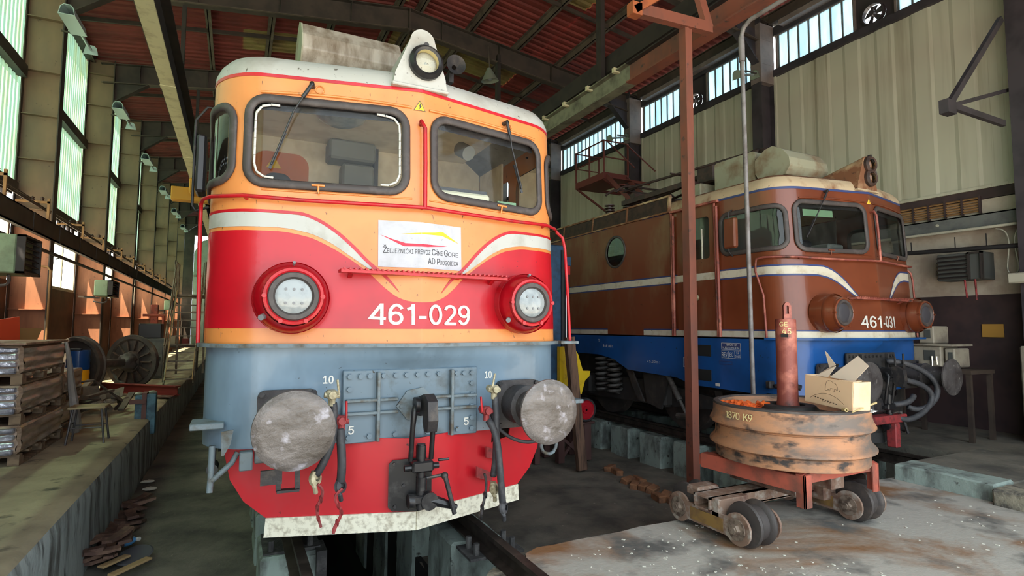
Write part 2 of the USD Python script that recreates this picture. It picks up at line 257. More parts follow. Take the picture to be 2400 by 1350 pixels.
def bar(p0, p1, w, h, upv=(0, 0, 1)):
    """a box beam of width w and height h from p0 to p1"""
    p0, p1 = np.asarray(p0, float), np.asarray(p1, float); d = p1-p0; L = np.linalg.norm(d); d = d/L
    a = np.asarray(upv, float); 
    if abs(d@a) > .95: a = np.array([1.0, 0, 0])
    s = np.cross(d, a); s /= np.linalg.norm(s); t = np.cross(s, d)
    V = [p+s*sx*w/2+t*sz*h/2 for p in (p0, p1) for sx, sz in ((-1, -1), (1, -1), (1, 1), (-1, 1))]
    return tm(V, [[0, 3, 2], [0, 2, 1], [4, 5, 6], [4, 6, 7], [0, 1, 5], [0, 5, 4], [1, 2, 6], [1, 6, 5], [2, 3, 7], [2, 7, 6], [3, 0, 4], [3, 4, 7]])
def tube(path, r, n=10, cap=True):
    P = np.asarray(path, float); k = len(P); T = np.gradient(P, axis=0); T /= np.linalg.norm(T, axis=1)[:, None]
    u, v, _ = frame_of(T[0]); V = []
    rr = np.broadcast_to(r, k); a = np.arange(n)*2*PI/n
    for i in range(k):
        u = u-T[i]*(u@T[i]); u /= np.linalg.norm(u); v = np.cross(T[i], u)
        V.append(P[i]+rr[i]*(np.cos(a)[:, None]*u+np.sin(a)[:, None]*v))
    V = np.vstack(V+[[P[0]], [P[-1]]]); i = np.arange(n); j = (i+1) % n; Fc = []
    for q in range(k-1): Fc += [np.c_[q*n+i, q*n+j, (q+1)*n+j], np.c_[q*n+i, (q+1)*n+j, (q+1)*n+i]]
    if cap: Fc += [np.c_[j, i, np.full(n, k*n)], np.c_[(k-1)*n+i, (k-1)*n+j, np.full(n, k*n+1)]]
    return tm(V, np.vstack(Fc))
def spline(pts, n=24):
    from scipy.interpolate import CubicSpline
    P = np.asarray(pts, float); t = np.r_[0, np.cumsum(np.linalg.norm(np.diff(P, axis=0), axis=1))]
    return CubicSpline(t, P)(np.linspace(0, t[-1], n)) if len(P) > 2 else np.linspace(P[0], P[1], n)
def lathe(prof, axis0=(0, 0, 0), d=(0, 0, 1), n=32, closed=False):
    """profile of (radius, height) pairs turned about the axis d through axis0"""
    u, v, d = frame_of(d); a = np.arange(n)*2*PI/n; ring = np.cos(a)[:, None]*u+np.sin(a)[:, None]*v
    V = np.vstack([np.asarray(axis0)+d*h+ring*max(r, 1e-5) for r, h in prof]); k = len(prof); i = np.arange(n); j = (i+1) % n; Fc = []
    for q in range(k if closed else k-1):
        b = (q+1) % k; Fc += [np.c_[q*n+i, q*n+j, b*n+j], np.c_[q*n+i, b*n+j, b*n+i]]
    return tm(V, np.vstack(Fc))
def prism(poly, h, o=(0, 0, 0), X=(1, 0, 0), Y=(0, 1, 0)):
    """polygon (points or shapely) in the plane o + a X + b Y, thickened by h along X x Y"""
    poly = poly if hasattr(poly, 'geom_type') else Polygon(poly)
    poly = poly if poly.is_valid else poly.buffer(0)
    gs = getattr(poly, 'geoms', [poly]); out = []
    X, Y = np.asarray(X, float), np.asarray(Y, float); Z = np.cross(X, Y)
    for g in gs:
        m = trimesh.creation.extrude_polygon(g, abs(h), engine='earcut'); V = np.array(m.vertices)
        if h < 0: V[:, 2] -= abs(h)
        out.append(tm(np.asarray(o)+V[:, :1]*X+V[:, 1:2]*Y+V[:, 2:]*Z, m.faces))
    return cat(out)
def rrect(x0, x1, y0, y1, r, n=8):
    return sbox(x0+r, y0+r, x1-r, y1-r).buffer(r, quad_segs=n)
def ibeam(p0, p1, w, h, tf=.02, tw=.012, upv=(0, 0, 1)):
    p0, p1 = np.asarray(p0, float), np.asarray(p1, float); d = p1-p0; d /= np.linalg.norm(d); a = np.asarray(upv, float)
    s = np.cross(d, a); s /= np.linalg.norm(s); t = np.cross(s, d)
    return [bar(p0+t*(h/2-tf/2), p1+t*(h/2-tf/2), w, tf, t), bar(p0-t*(h/2-tf/2), p1-t*(h/2-tf/2), w, tf, t), bar(p0, p1, tw, h-2*tf, t)]
def bolt(p, d, r=.016, h=.014): return cyl(p, np.asarray(p)+np.asarray(d)*h, r, 6)
def helix(c, r, h, turns, wr, n=12):
    t = np.linspace(0, turns, turns*n+1); return tube(np.c_[c[0]+r*np.cos(2*PI*t), c[1]+r*np.sin(2*PI*t), c[2]+h*t/turns], wr, 7)
# ---------------------------------------------------------------- the hall
XL, XLG, XR, XRG, YE, Y0 = -3.35, -3.95, 11.0, 11.5, 46.0, -1.3
YC = [9.0+4.95*k for k in range(8)]
APX = 3.83
def zd(x, base=10.32): return base-.1305*abs(x-APX)          # roof deck height
def ribbed(a, b, z0, z1, depth, pitch, flip=1, axis='y', at_=0.0, rib=.35):
    """a ribbed sheet standing along y (or x) from a to b"""
    n = max(1, round((b-a)/pitch)); p = (b-a)/n; q = []
    for i in range(n): q += [(a+i*p, 0), (a+i*p+p*(1-rib)*.8, 0), (a+i*p+p*(1-rib), depth), (a+i*p+p*.92, depth)]
    q.append((b, 0)); q = np.array(q); k = len(q)
    if axis == 'y': V = np.vstack([np.c_[at_+flip*q[:, 1], q[:, 0], np.full(k, z0)], np.c_[at_+flip*q[:, 1], q[:, 0], np.full(k, z1)]])
    else: V = np.vstack([np.c_[q[:, 0], at_+flip*q[:, 1], np.full(k, z0)], np.c_[q[:, 0], at_+flip*q[:, 1], np.full(k, z1)]])
    i = np.arange(k-1); return tm(V, np.vstack([np.c_[i, i+1, i+1+k], np.c_[i, i+1+k, i+k]]))

CE = setting('ceiling')
# left wall
WL = setting('wall_left')
for k, yc in enumerate(YC):
    c = holder(WL, 'steel_column')
    part(c, 'web', bx(XLG, XL-.01, yc-.008, yc+.008, 3.6, 9.2), 'column_brown', False)
    part(c, 'web', bx(XLG, XL-.01, yc-.008, yc+.008, .16, 3.6), 'column_rust_lit', False)  # lower web is redder: its paint plus light put into the colour
    part(c, 'flange', bx(XL-.012, XL+.008, yc-.125, yc+.125, .16, 9.2), 'steel_dark_brown', False)
    part(c, 'flange', bx(XLG-.02, XLG, yc-.125, yc+.125, .16, 9.2), 'steel_dark_brown', False)
    zs = [1.98, 3.95, 4.95, 5.85, 6.75, 7.85, 8.75]
    for z in zs: part(c, 'stiffener', bx(XLG+.01, XL-.012, yc-.12, yc+.12, z, z+.014), 'column_rust_lit' if z < 3 else 'column_brown', False)
    part(CE, 'knee_gusset', prism([(XL, 8.05), (XL, 8.78), (-2.55, 8.86), (-2.55, 8.72)], .02, (0, yc+.01, 0), (1, 0, 0), (0, 0, 1)), 'rafter_dark', False)
    part(CE, 'knee_flange', bar((XL, yc, 8.03), (-2.5, yc, 8.72), .22, .02), 'rafter_dark', False)
for k in range(-1, 8):
    a = (YC[k] if k >= 0 else 4.05)+.13; b = (YC[k+1] if k < 7 else YE)-.13
    if k < 0: a = Y0
    part(WL, 'fibreglass_sheet', ribbed(a-.13, b+.13, 4.45, 6.6, .03, .19, -1, 'y', XLG-.06), 'fibreglass_green', False)
    part(WL, 'fibreglass_sheet', ribbed(a-.13, b+.13, 6.78, 9.12, .03, .19, -1, 'y', XLG-.06), 'fibreglass_green', False)
    part(WL, 'cross_rail', bx(XLG-.1, XLG+.08, a, b, 6.56, 6.80), 'steel_dark_brown', False)
    part(WL, 'eave_rail', bx(XLG-.1, XLG+.1, a, b, 9.1, 9.32), 'steel_dark_brown', False)
    part(WL, 'sill_rail', bx(XLG-.08, XLG+.06, a, b, 4.28, 4.45), 'steel_dark_brown', False)
    part(WL, 'slotted_vent', [bx(XLG-.08, XLG-.03, a, b, 4.22, 4.30), bx(XLG-.08, XLG-.03, a, b, 4.02, 4.10)]+[bx(XLG-.08, XLG-.03, y, y+.18, 4.08, 4.24) for y in np.arange(a, b-.2, .42)], 'steel_dark_brown', False)
    part(WL, 'dado_panel', bx(XLG-.1, XLG-.02, a, b, .1, 2.55), 'dado_brown', False)
    if k < 0: part(WL, 'dado_panel', bx(XLG-.1, XLG-.02, a, b, 2.55, 4.05), 'dado_brown', False)
    else:
        w = setting('window_%d' % (k+1))
        m0, m1 = a+.04, b-.04
        part(WL, 'jamb_panel', bx(XLG-.09, XLG-.03, a, m0, 2.55, 4.05), 'steel_dark_brown', False); part(WL, 'jamb_panel', bx(XLG-.09, XLG-.03, m1, b, 2.55, 4.05), 'steel_dark_brown', False)
        part(w, 'frame', [bx(XLG-.09, XLG-.02, m0, m1, 2.55, 2.62), bx(XLG-.09, XLG-.02, m0, m1, 3.98, 4.05), bx(XLG-.09, XLG-.02, m0, m0+.07, 2.62, 3.98), bx(XLG-.09, XLG-.02, m1-.07, m1, 2.62, 3.98)], 'scrap_light', False)
        n = 4; q = (m1-m0-.14)/n
        for i in range(n):
            if i: part(w, 'mullion', bx(XLG-.08, XLG-.03, m0+.07+i*q-.025, m0+.07+i*q+.025, 2.62, 3.98), 'scrap_light', False)
            part(w, 'pane', bx(XLG-.055, XLG-.05, m0+.07+i*q+.02, m0+.07+(i+1)*q-.02, 2.62, 3.98), 'clear_pane', False)
part(WL, 'channel_beam', [bx(XL+.02, XL+.05, Y0, 40, 3.36, 3.70), bx(XL-.06, XL+.05, Y0, 40, 3.68, 3.70), bx(XL-.06, XL+.05, Y0, 40, 3.36, 3.38)]+[bx(XL+.03, XL+.062, y, y+.09, 3.36, 3.70) for y in np.arange(1, 40, 1.65)], 'channel_dark', False)

# right wall
WR = setting('wall_right')
YR = [4.08+4.92*k for k in range(-1, 9)]
for k, yc in enumerate(YR):
    c = holder(WR, 'steel_column')
    part(c, 'web', bx(XR, XRG-.02, yc-.01, yc+.01, 0, 9.2), 'column_dark', False)
    part(c, 'flange', bx(XR-.01, XR+.012, yc-.14, yc+.14, 0, 9.2), 'column_dark', False)
    part(c, 'flange', bx(XRG-.06, XRG-.04, yc-.14, yc+.14, 0, 9.2), 'column_dark', False)
    part(c, 'lit_column_top', bx(XR-.015, XRG-.05, yc-.145, yc+.145, 7.55, 9.0), 'column_face', False)  # paler shell round the column top, with the light there painted in
    for z in (8.0, 8.6): part(c, 'stiffener', bx(XR-.02, XRG-.05, yc-.15, yc+.15, z, z+.014), 'column_face', False)
    part(CE, 'knee_gusset', prism([(XR, 8.05), (XR, 8.9), (10.2, 8.98), (10.2, 8.84)], .02, (0, yc+.01, 0), (1, 0, 0), (0, 0, 1)), 'column_dark', False)
    part(CE, 'knee_flange', bar((XR, yc, 8.03), (10.2, yc, 8.82), .2, .02), 'column_dark', False)
for k in range(len(YR)):
    a = YR[k]+.14; b = (YR[k+1] if k < len(YR)-1 else YE)-.14
    if k == 0: a = YR[0]
    part(WR, 'cladding_panel', ribbed(a, b, 4.14, 7.76, .02, .62, 1, 'y', XRG-.03, .5), 'wall_cream', False)
    part(WR, 'cladding_trim', [bx(XRG-.06, XRG+.02, a, b, 4.10, 4.15), bx(XRG-.07, XRG-.03, a, a+.05, 4.12, 7.78), bx(XRG-.07, XRG-.03, b-.05, b, 4.12, 7.78)], 'wall_cream', False)
    part(WR, 'window_sill', bx(XRG-.10, XRG+.06, a, b, 7.74, 7.90), 'column_dark', False)
    part(WR, 'window_head', bx(XRG-.06, XRG+.06, a, b, 8.76, 8.98), 'column_dark', False)
    part(WR, 'head_channel', bx(XRG-.24, XRG-.06, a+.3, b-.3, 8.86, 8.98), 'column_face', False)
    part(WR, 'eave_beam', bx(XRG-.2, XRG+.06, a, b, 9.02, 9.24), 'rafter_dark', False)
    part(WR, 'band', bx(XRG-.01, XRG+.05, a, b, 3.92, 4.12), 'dado_maroon', False)
    part(WR, 'plaster', bx(XRG-.01, XRG+.05, a, b, 2.27, 3.93), 'wall_plaster', False)
    part(WR, 'dado', bx(XRG-.03, XRG+.05, a, b, -.05, 2.27), 'dado_maroon', False)
    part(WR, 'lower_column_face', bx(XRG-.04, XRG, a-.28, a, 0, 4.12), 'column_dark', False)
    mid = (a+b)/2; fan = k in (1, 2)
    w = setting('window_%d' % (10+k))
    spans = [(a+.05, mid-.42), (mid+.36, b-.05)] if fan else [(a+.05, b-.05)]
    for s0, s1 in spans:
        part(w, 'frame', [bx(XRG-.03, XRG+.03, s0, s1, 7.88, 7.92), bx(XRG-.03, XRG+.03, s0, s1, 8.74, 8.78), bx(XRG-.03, XRG+.03, s0, s0+.04, 7.92, 8.74), bx(XRG-.03, XRG+.03, s1-.04, s1, 7.92, 8.74)], 'column_face', False)
        n = max(1, round((s1-s0-.08)/.27)); q = (s1-s0-.08)/n
        for i in range(n):
            y0_, y1_ = s0+.04+i*q, s0+.04+(i+1)*q
            part(w, 'pane', bx(XRG+.0, XRG+.006, y0_, y1_-.045, 7.92, 8.74), 'fibreglass_blue', False)
            part(w, 'rib', bx(XRG-.02, XRG+.02, y1_-.045, y1_-.012, 7.92, 8.74), 'beam_grey', False)
    if fan:
        hole = sbox(mid-.42, 7.88, mid+.36, 8.78).difference(shapely.Point(mid-.02, 8.12).buffer(.22, quad_segs=12))
        part(WR, 'fan_panel', prism(hole, .03, (XRG+.03, 0, 0), (0, 1, 0), (0, 0, 1)), 'fan_dark', False)
        f = thing('ventilation_fan', ['', 'round ventilation fan with dark blades in the nearest high window band', 'round ventilation fan behind the rust red post in the high window band'][k], 'fan', (XRG-.03, mid-.02, 8.12))
        part(f, 'ring', lathe([(.2, -.04), (.225, -.04), (.225, .05), (.2, .05)], (0, 0, 0), (1, 0, 0), 24, True), 'fan_dark')
        for i in range(5):
            t = i*2*PI/5+.3
            part(f, 'blade', prism([(.03, -.03), (.19, -.075), (.195, .06), (.03, .03)], .008, (0, 0, 0), (.25*math.sin(t)*0+.3, math.cos(t)*.95, math.sin(t)*.95), (.3, -math.sin(t)*.95, math.cos(t)*.95)), 'fan_dark', False)
        part(f, 'motor', cyl((-.08, 0, 0), (.05, 0, 0), .06, 12), 'fan_dark')
        part(f, 'guard', [tube([(-.05, .2*math.cos(t), .2*math.sin(t)), (-.05, -.2*math.cos(t), -.2*math.sin(t))], .004, 5) for t in (0, PI/3, 2*PI/3)], 'fan_dark')

# far end wall with the big pale door, front left open
WE = setting('wall_back')
part(WE, 'gable_wall', prism(Polygon([(XLG-.1, -.7), (XRG, -.7), (XRG, zd(XRG)), (APX, zd(APX)), (XLG-.1, zd(XLG))], [[(-2.9, .16), (-.9, .16), (-.9, 8.2), (-2.9, 8.2)]]), .15, (0, YE, 0), (1, 0, 0), (0, 0, 1)), 'rafter_dark', False)
D = setting('door_1')
part(D, 'door_leaf', prism(Polygon([(-2.88, .16), (-.92, .16), (-.92, 8.1), (-1.6, 8.15), (-2.4, 7.8), (-2.88, 7.0)]), .06, (0, YE-.2, 0), (1, 0, 0), (0, 0, 1)), 'door_pale', False)
part(D, 'door_rail', [bx(-2.86, -.94, YE-.32, YE-.26, z, z+.14) for z in (2.6, 5.2)], 'cabinet_cream', False)

# roof: corrugated sheets between the rafters, purlins, rafters
def corr(y0_, y1_, x0, x1, pitch=.24):
    n = max(1, round((y1_-y0_)/pitch)); p = (y1_-y0_)/n; q = []
    for i in range(n): q += [(y0_+i*p, 0), (y0_+i*p+p*.42, 0), (y0_+i*p+p*.55, .045), (y0_+i*p+p*.87, .045)]
    q.append((y1_, 0)); q = np.array(q); k = len(q)
    V = np.vstack([np.c_[np.full(k, x0), q[:, 0], zd(x0)+q[:, 1]], np.c_[np.full(k, x1), q[:, 0], zd(x1)+q[:, 1]]]); i = np.arange(k-1)
    return tm(V, np.vstack([np.c_[i, i+1, i+1+k], np.c_[i, i+1+k, i+k]]))
yb = [Y0]+[4.05]+YC+[YE]
for j in range(len(yb)-1):
    n = 4; st = np.linspace(yb[j], yb[j+1], n+1)
    for i in range(n):
        yel = (j >= 2 and i == 2 and j % 2 == 1) or (j == 2 and i == 3)
        for s, (x0, x1) in enumerate(((-4.25, -.1), (-.12, APX), (APX, 7.8), (7.78, 11.85))):
            ye = (False, yel, (i == 1 and j in (2, 3)) or (i == 3 and j == 3), False)[s]
            part(CE, 'roof_sheet', corr(st[i], st[i+1]+.02, x0, x1), 'roof_yellow' if ye else 'roof_red', False)
for x in np.r_[np.linspace(-3.9, 3.55, 6), np.linspace(4.11, 11.4, 6)]:
    z = zd(x)-.14
    part(CE, 'purlin', [bx(x-.01, x+.01, Y0, YE, z-.07, z+.12), bx(x-.01, x+.08, Y0, YE, z-.07, z-.055), bx(x-.08, x+.01, Y0, YE, z+.105, z+.12)], 'purlin_grey', False)
for yc in [4.05]+YC:
    r = holder(CE, 'rafter')
    for x0, x1 in ((XL-.3, APX), (APX, XR+.3)):
        z0_, z1_ = zd(x0)-.52, zd(x1)-.52
        part(r, 'rafter_beam', ibeam((x0, yc, z0_), (x1, yc, z1_), .24, .56, .02, .014), 'rafter_dark', False)
        for t in (.12, .35, .58, .8): 
            x = x0+(x1-x0)*t; part(r, 'stiffener', bx(x-.008, x+.008, yc-.115, yc+.115, zd(x)-.78, zd(x)-.26), 'rafter_dark', False)
        part(r, 'edge_flange', bar((x0, yc-.1, z0_-.285), (x1, yc-.1, z1_-.285), .06, .012), 'purlin_grey', False)
    part(r, 'apex_plate', bx(APX-.02, APX+.02, yc-.13, yc+.13, zd(APX)-.86, zd(APX)-.24), 'rafter_dark', False)
    for x0, x1 in ((-3.9, APX), (APX, 11.4)):
        part(r, 'sag_bar', bar((x0, yc+2.47, zd(x0)-.16), (x1, yc+2.47, zd(x1)-.16), .05, .1), 'rafter_dark', False)
FG = setting('unseen_wall_front')                                          # unseen front wall behind the camera, its opening sized to light the hall
part(FG, 'gable', prism(Polygon([(XLG-.1, -.8), (XRG, -.8), (XRG, zd(XRG)), (APX, zd(APX)), (XLG-.1, zd(XLG))], [[(-3.3, -.1), (8.2, -.1), (8.2, 7.2), (-3.3, 7.2)]]), .12, (0, Y0, 0), (1, 0, 0), (0, 0, 1)), 'rafter_dark', False)

# crane girders hung under the rafters, yellow crane bridge
g = thing('crane_girder', 'crane girder with pale bottom flange running above the left platform', 'crane girder', (-1.28, 2, 6.16))
part(g, 'bottom_flange', bx(-.14, .10, -3.2, 38, 0, .03), 'rail_beige', False); part(g, 'web', bx(-.012, .06, -3.2, 38, .03, .5), 'girder_dark', False); part(g, 'top_flange', bx(-.12, .2, -3.2, 38, .5, .53), 'girder_dark', False)
for y in np.arange(0, 36, 4.95): part(g, 'splice_plate', bx(-.15, .11, y, y+.16, -.012, .0), 'rail_beige', False)
for y in np.arange(2.0, 36, 4.95): part(g, 'hanger', bx(-.03, .05, y-.06, y+.06, .53, 2.62), 'girder_dark', False)
g = thing('crane_girder', 'crane girder with peeling green paint running over the right-hand track', 'crane girder', (6.42, 2, 6.2))
part(g, 'bottom_flange', bx(-.12, .12, 6.0, 38, 0, .025), 'girder_green', False); part(g, 'web', bx(-.02, .02, 6.0, 38, .025, .36), 'girder_green', False); part(g, 'top_flange', bx(-.12, .12, 6.0, 38, .36, .385), 'girder_green', False)
part(g, 'bottom_flange', bx(-.12, .12, -3.2, 6.0, 0, .025), 'pole_paint', False); part(g, 'web', bx(-.02, .02, -3.2, 6.0, .025, .36), 'pole_paint', False); part(g, 'top_flange', bx(-.12, .12, -3.2, 6, .36, .385), 'girder_dark', False)
part(g, 'upper_beam', bx(.1, .5, -3.2, 38, .6, .95), 'girder_dark', False)
for y in np.arange(6.3, 34, .9): part(g, 'clamp', bx(-.16, -.02, y, y+.07, .33, .42), 'rail_beige', False)
for y in np.arange(2.0, 36, 4.95): part(g, 'hanger', bx(-.05, .05, y-.08, y+.08, .385, 3.2), 'girder_dark', False)
cb = thing('crane_bridge', 'yellow overhead crane bridge far down the hall', 'crane', (2.5, 20.0, 5.585))
part(cb, 'bridge_beam', bx(-4.45, 4.4, -.2, .2, .0, .42, .02), 'crane_yellow'); part(cb, 'end_carriage', bx(-3.92, -3.66, -.9, .9, .15, .56, .03), 'crane_yellow'); part(cb, 'end_carriage', bx(3.80, 4.04, -.9, .9, .15, .6, .03), 'crane_yellow')

# ---------------------------------------------------------------- floor
FL = setting('floor')
def rough_strip(pts, y0_, y1_, dy, amp, seed, zamp=.01):
    """cross-section pts (x, z) swept along y with worn, uneven edges"""
    ys = np.arange(y0_, y1_+dy*.5, dy); P = np.array(pts, float); k = len(P); V = []
    for y in ys: V.append(np.c_[P[:, 0], np.full(k, y), P[:, 1]])
    V = np.vstack(V); n = meshkit.fbm(V*[3, 2.2, 3], 4, seed)-.5; n2 = meshkit.fbm(V*[9, 7, 9]+5, 3, seed+9)-.5
    w = np.tile(np.r_[0, np.ones(k-2), 0] if k > 3 else np.ones(k), len(ys)); V[:, 0] += amp*(n+.5*n2)*w; V[:, 2] += zamp*(n+n2)*w
    Fc = []; i = np.arange(k-1)
    for q in range(len(ys)-1): Fc += [np.c_[q*k+i, q*k+i+1, (q+1)*k+i+1], np.c_[q*k+i, (q+1)*k+i+1, (q+1)*k+i]]
    return tm(V, np.vstack(Fc))
part(FL, 'platform', rough_strip([(-4.0, .16), (-3.2, .16), (-2.4, .16), (-1.7, .16), (-1.32, .16), (-1.25, .155), (-1.215, .13)], -1.3, 46, .12, .035, 3, .012), 'concrete_platform', 40)
part(FL, 'platform_face', rough_strip([(-1.215, .13), (-1.2, .05), (-1.2, -.1), (-1.2, -.3), (-1.19, -.5), (-1.2, -.7)], -1.3, 46, .12, .035, 3, .012), 'concrete_face', 40)
def ground(x0, x1, y0_, y1_, z, d, amp, seed, m, nm):
    xs, ys = np.linspace(x0, x1, max(2, int((x1-x0)/d))), np.linspace(y0_, y1_, max(2, int((y1_-y0_)/d))); X, Y = np.meshgrid(xs, ys)
    V = np.c_[X.ravel(), Y.ravel(), np.full(X.size, z)]; V[:, 2] += amp*(meshkit.fbm(V*[1.7, 1.7, 1], 5, seed)-.5); a = len(xs)
    i = (np.arange(len(ys)-1)[:, None]*a+np.arange(a-1)).ravel(); part(FL, nm, tm(V, np.vstack([np.c_[i, i+1, i+a+1], np.c_[i, i+a+1, i+a]])), m, 60)
ground(-1.3, .72, -1.3, 20, -.66, .12, .09, 5, 'floor_dark', 'sunken_floor'); part(FL, 'sunken_floor', bx(-1.3, .72, 20, 46, -.8, -.66), 'floor_dark', False)
ground(1.75, 7.0, 3.9, 20, -.70, .12, .09, 6, 'floor_dark', 'sunken_floor'); part(FL, 'sunken_floor', bx(1.75, 8.9, 20, 46, -.8, -.70), 'floor_dark', False)
ground(7.0, 8.9, 3.9, 20, -.70, .3, .05, 8, 'floor_dark', 'sunken_floor')
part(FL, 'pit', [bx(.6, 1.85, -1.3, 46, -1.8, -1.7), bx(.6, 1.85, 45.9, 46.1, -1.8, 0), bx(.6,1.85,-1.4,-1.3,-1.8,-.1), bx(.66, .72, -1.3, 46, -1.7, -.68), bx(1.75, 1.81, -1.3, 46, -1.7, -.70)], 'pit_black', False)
part(FL, 'aisle', bx(8.9, 11.6, -1.3, 46, -.8, -.02), 'floor_dark', False)
# front slab with its broken left edge
sl = [(1.90, -1.3)]+[(1.90+.10*(rng.random()-.5), y) for y in np.arange(-1.0, 3.5, .16)]+[(1.95, 3.6), (2.0, 3.75), (2.06, 3.9), (2.2, 3.97)]+[(x, 3.97+.03*(rng.random()-.5)) for x in np.arange(2.35, 6.9, .22)]+[(6.95, 3.97), (8.95, 3.97), (8.95, -1.3)]
part(FL, 'front_slab', prism(sl, .7, (0, 0, -.76)), 'slab_concrete', False)
V = prism(Polygon([(1.66, 2.5), (1.98, 2.5), (2.02, 3.9), (1.84, 4.02), (1.70, 3.85), (1.64, 3.5)]), .6, (0, 0, -.76)).subdivide_to_size(.05); V.vertices += .05*(np.stack([meshkit.fbm(V.vertices*9+s, 3, 2) for s in (0, 7, 13)], 1)-.5)
part(FL, 'broken_concrete', V, 'slab_edge', 50)
for x0, x1, y0_, y1_, zt in ((6.92, 8.9, 2.95, 3.93, .12), (6.80, 8.9, 1.9, 2.94, .10), (6.68, 8.9, .4, 1.89, .07)):
    part(FL, 'aisle', bx(x0+.36, x1, y0_, y1_+.01, -.3, zt-.02), 'floor_dark', False); m = bx(x0, x0+.38, y0_, y1_, -.3, zt, .02).subdivide_to_size(.12); m.vertices += .025*(np.stack([meshkit.fbm(m.vertices*6+s, 3, 4) for s in (0, 7, 13)], 1)-.5)
    part(FL, 'kerb_block', m, 'pillar_concrete' if y0_ > 2 else 'slab_edge', 40)
def pillar(x0, x1, y0_, y1_, z0_, z1_, m='pillar_concrete', sd_=0):
    q = bx(x0, x1, y0_, y1_, z0_, z1_, .025).subdivide_to_size(.11); q.vertices += .03*(np.stack([meshkit.fbm(q.vertices*7+s+sd_, 3, 4) for s in (0, 7, 13)], 1)-.5)
    part(FL, 'concrete_pillar', q, m, 40)
for i, y in enumerate((2.95, 4.95, 6.1, 7.25, 8.4)):
    pillar(.24, .70, y, y+.62, -1.7, -.17, sd_=i); pillar(1.72, 2.2, y-.35 if i else y, y+.3, -1.7, -.17, sd_=i+5)
for i in range(9):
    y = 8.84-.85*i+.85*2
    if y > 4.6: pillar(6.5, 6.98, y-.56, y, -.8, -.17, sd_=i+20); pillar(7.96, 8.44, y-.56, y, -.8, -.17, sd_=i+40)
part(FL, 'bearing_plate', [bx(1.72, 2.2, 4.18, 4.5, -.17, -.15)]+[cyl((x, y, -.15), (x, y, -.06), .025, 8) for x in (1.8, 2.12) for y in (4.25, 4.42)], 'grime')
part(FL, 'bearing_plate', [bx(.26, .70, 5.0, 5.5, -.19, -.15), bx(.66, .74, 4.9, 5.15, -.55, -.16)]+[cyl((x, y, -.15), (x, y, -.07), .025, 8) for x in (.32, .62) for y in (5.05, 5.4)], 'grime')
AP = setting('unseen_ground_outside')  # out of view, laid to bounce daylight into the hall
part(AP, 'apron', [bx(-60, 70, -60, -1.3, -.3, -.1), bx(-60, -4.1, -1.3, 60, -.3, -.1), bx(11.7, 70, -1.3, 60, -.3, -.1)], 'apron', False)
prof = Polygon([(-.035, 0), (.035, 0), (.036, -.035), (.01, -.05), (.01, -.125), (.075, -.14), (.075, -.155), (-.075, -.155), (-.075, -.14), (-.01, -.125), (-.01, -.05), (-.036, -.035)])
for i, (x, y0_, lab) in enumerate(((.4925, -1.2, 'worn steel rail under the left wheels of the orange locomotive'), (1.9275, -1.2, 'worn steel rail under the right wheels of the orange locomotive, ending in the broken slab'), (6.7525, 4.15, 'dark rail on concrete pillars under the near side of the brown locomotive'), (8.1875, 4.15, 'dark rail under the far side of the brown locomotive'))):
    m = prism(prof, 46-y0_, (0, 46-y0_, 0), (1, 0, 0), (0, 0, 1)); t = thing('rail', lab, 'rail', (x, y0_, 0)); part(t, 'rail_head', m, 'rail_steel', 30)
# ---------------------------------------------------------------- locomotive: one builder, two liveries
SL, RC, W0 = .205, .42, 1.41
THV = math.atan(SL); CXP = W0-RC; CYP = SL*CXP+RC/math.cos(THV)
XA = CXP+RC*math.sin(THV); S1 = XA/math.cos(THV); S2 = S1+RC*(PI/2-THV)
def s_of_y(y): return S2+y-CYP
def plan(s):
    s = np.asarray(s, float); a = np.abs(s); t = THV+(np.clip(a, S1, S2)-S1)/RC
    x = np.where(a <= S1, a*math.cos(THV), np.where(a <= S2, CXP+RC*np.sin(t), W0+.07*np.clip((a-S2)/2.5, 0, 1)))
    y = np.where(a <= S1, a*math.sin(THV), np.where(a <= S2, CYP-RC*np.cos(t), CYP+a-S2))
    return np.sign(s+1e-12)*x, y
def pnorm(s):
    s = np.asarray(s, float); a = np.abs(s); t = np.where(a <= S1, THV, np.where(a <= S2, THV+(a-S1)/RC, PI/2))
    return np.sign(s+1e-12)*np.sin(t), -np.cos(t)
def rake(s, z): return .065*(z-1.56)*np.exp(-np.clip(np.abs(s)-S2, 0, None)/.6)
def body(s, z, off=0.0):
    s, z = np.broadcast_arrays(np.asarray(s, float), np.asarray(z, float)); x, y = plan(s); nx, ny = pnorm(s)
    return np.stack([x+nx*off, y+rake(s, z)+ny*off, z], -1)
def skirt(s, z, off=0.0):
    s, z = np.broadcast_arrays(np.asarray(s, float), np.asarray(z, float)); x, y = plan(s); nx, ny = pnorm(s)
    t = np.clip((1.53-z)/.24, 0, 1); t = t*t*(3-2*t); w = np.clip((S2-np.abs(s))/(S2-S1), 0, 1)
    y = y+(np.where(np.abs(s) < S1, .20+.02*(np.abs(s)/S1)**2-y, 0)+np.where(np.abs(s) >= S1, .0, 0))*t
    return np.stack([x*(.99)+nx*off, y+.02+ny*off, z], -1)
